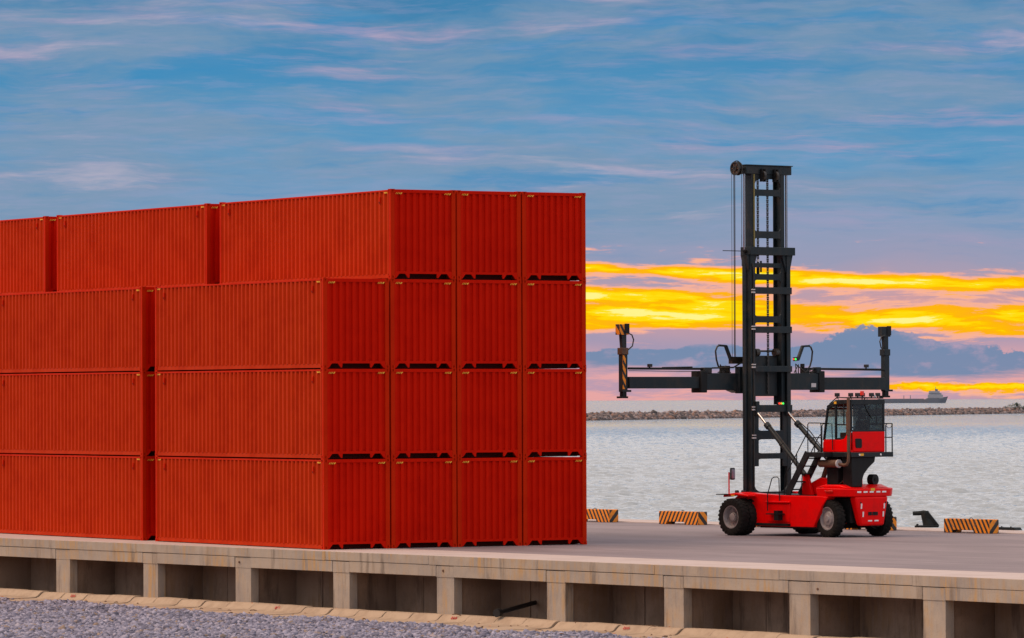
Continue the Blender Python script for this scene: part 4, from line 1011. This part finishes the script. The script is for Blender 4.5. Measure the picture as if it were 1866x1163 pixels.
def end_post(s, yc, mat_post, mat_head):
    p = obj('end_post', G().box(5.10, 5.31, yc-.12, yc+.12, 5.06, 6.58), 'mast_paint', sb, bevel=.015)
    obj('post_arm', G().prism([(yc-.10, 6.55), (yc+.08, 6.55), (yc+.13, 7.08), (yc-.10, 7.08)], 'x', 5.13, 5.28), 'mast_paint', p, bevel=.012)
    obj('post_collar', G().box(5.07, 5.34, yc-.14, yc+.15, 6.36, 6.60), 'rust_pipe' if s > 0 else 'mast_paint', p, bevel=.015)
    obj('head_box', G().box(5.09, 5.32, yc-.17, yc+.25, 7.05, 7.42), mat_head, p, bevel=.012)
    obj('head_plate', G().box(5.065, 5.09, yc-.18, yc+.02, 7.10, 7.44), 'black_steel', p)
    obj('twist_lock_foot', G().box(5.12, 5.29, yc-.09, yc+.09, 4.88, 5.08).box(5.07, 5.34, yc-.12, yc+.19, 4.84, 4.91), 'black_steel', p, bevel=.01)
    sg = -1 if s > 0 else 1
    obj('post_hose', G().tube([(5.1, yc+sg*.12, 7.12), (5.08, yc+sg*.30, 7.05), (5.08, yc+sg*.38, 6.88), (5.08, yc+sg*.32, 6.66), (5.1, yc+sg*.10, 6.50)], .024, 8), 'grease', p)
    if mat_post: obj('hazard_board', G().box(5.085, 5.098, yc-.02, yc+.115, 5.16, 6.34), mat_post, p)
    obj('guide_flap', G().box(5.12, 5.3, yc-.3, yc+.1, 5.06, 5.13), 'black_steel', p)
end_post(1, 6.10, 'hazard_back', 'hazard_back')
end_post(-1, -6.40, None, 'mast_paint')
def hose_arch(s, yb):
    q = lambda dy, z: (5.05, yb + s*dy, z)
    a = obj('hose_arch', G().bar(q(0, 6.22), q(.22, 6.24), .10, .14).bar(q(.20, 6.22), q(.42, 6.68), .09, .10).bar(q(.40, 6.68), q(.74, 6.70), .09, .07), 'mast_paint', sb)
    obj('arch_hose', G().tube([q(.70, 6.70), q(.82, 6.66), q(.90, 6.50), q(.86, 6.20), q(.78, 5.98), q(.62, 5.80)], .032, 8), 'grease', a)
    return a
hose_arch(1, 1.05); hose_arch(-1, -1.78)
obj('signal_lamp', G().cyl((4.99, -1.80, 6.22), (4.97, -1.80, 6.22), .035, 10), 'signal_green', sb)
obj('signal_lamp', G().cyl((4.99, -1.70, 6.22), (4.97, -1.70, 6.22), .03, 10), 'signal_red', sb)
mh = G()
for i in range(9):
    y = random.uniform(.9, 2.3) if i < 5 else random.uniform(-2.8, -1.5)
    mh.tube([(5.0, y, 5.72), (4.98, y+jit(.2), 5.95+jit(.1)), (5.0, y+jit(.5), 5.74)], .022, 6)
mh.tube([(4.95, 2.2, 5.90), (4.95, 1.2, 5.92), (4.95, .8, 6.1), (4.95, .6, 6.2)], .03, 6)
mh.box(4.95, 5.15, .75, 1.25, 6.05, 6.30)
obj('spreader_hose', mh, 'grease', sb)
obj('valve_block', G().box(5.0, 5.2, 1.3, 1.62, 5.72, 5.98).box(5.0, 5.2, -2.5, -2.2, 5.72, 5.92).box(5.02, 5.12, -2.28, -2.14, 5.92, 6.06), 'black_steel', sb, bevel=.015)

# ================================================================== QUAY FURNITURE
def barrier(d_end, mat, label, wear=0):
    p = qpoint(28.42, d_end)
    t = thing('barrier_block', label, 'barrier', (p.x, p.y, .004), QROT, 'striped barrier blocks along the quay')
    L_, H_, W_ = 2.48, .50, .44
    prof = [(0, 0), (0, H_-.02), (.02, H_), (L_-.02, H_), (L_, H_-.02), (L_, 0), (L_*.66, 0), (L_*.64, .10), (L_*.20+.0, .10), (L_*.18, 0)]
    prof = [(L_-y, z) for y, z in prof]
    b = obj('concrete_body', G().prism(prof, 'x', -W_/2, W_/2), mat, t, smooth=0, bevel=.015)
    obj('lifting_eye', G().tube([(0, L_*.5+.09*math.cos(a), H_-.01+.05*math.sin(a)) for a in np.linspace(0, PI, 8)], .012, 6), 'black_steel', t)
    return t
barrier(.02, 'hazard_worn', 'badly weathered orange and black striped block beside the bollard')
barrier(.02+5.62, 'hazard_forward_worn', 'striped block half hidden behind the rear wheels of the lift truck')
barrier(.02+5.62*2, 'hazard_back', 'striped block glimpsed beneath the chassis of the lift truck')
barrier(.02+5.62*3, 'hazard_forward', 'bright orange and black striped block alone between containers and lift truck')
barrier(.02+5.62*4+.05, 'hazard_back', 'orange and black striped block partly hidden by the container corner')

def bollard():
    c = hit_z(1689, 961.0, .03); t = thing('mooring_bollard', 'black iron horn bollard at the quay edge', 'bollard', (c.x, c.y, .03), PI/2-CAM_YAW-.12)
    # local y along the quay (positive = left in view)
    g = G().prism([(-.36,-.44),(.36,-.44),(.36,.44),(-.36,.44)], 'z', 0, .075)
    b = obj('base_plate', g, 'bollard_iron', t, bevel=.02)
    for x in (-.26, .26):
        for y in (-.35, .35): obj('anchor_bolt', G().cyl((x, y, .075), (x, y, .12), .035, 8), 'bollard_iron', b)
    obj('column', G().tube([(0, -.10, .05), (0, -.08, .16), (0, -.02, .30), (0, .04, .44), (0, .08, .56)], .27, 18, .15).prism([(-.46, .07), (-.06, .58), (.06, .50), (.0, .07)], 'x', -.20, .20), 'bollard_iron', t)
    obj('horn', G().tube([(0, -.05, .50), (0, .12, .54), (0, .30, .52), (0, .52, .51)], .10, 16, .075).tube([(0, .02, .45), (0, .05, .60)], .16, 16, .10), 'bollard_iron', t)
bollard()
c = hit_z(1832, 965.8, .03)
t = thing('edge_fender_plate', 'low flat dark steel plate lying at the quay edge', 'steel plate', (c.x, c.y, .03), QROT)
obj('plate', G().prism([(-.75, 0), (-.66, .10), (.5, .10), (.55, 0)], 'x', -.16, .16), 'bollard_iron', t, bevel=.01)
obj('plate_bolt', G().cyl((0, .2, .10), (0, .2, .13), .03, 8).cyl((0, -.3, .10), (0, -.3, .13), .03, 8), 'bollard_iron', t)
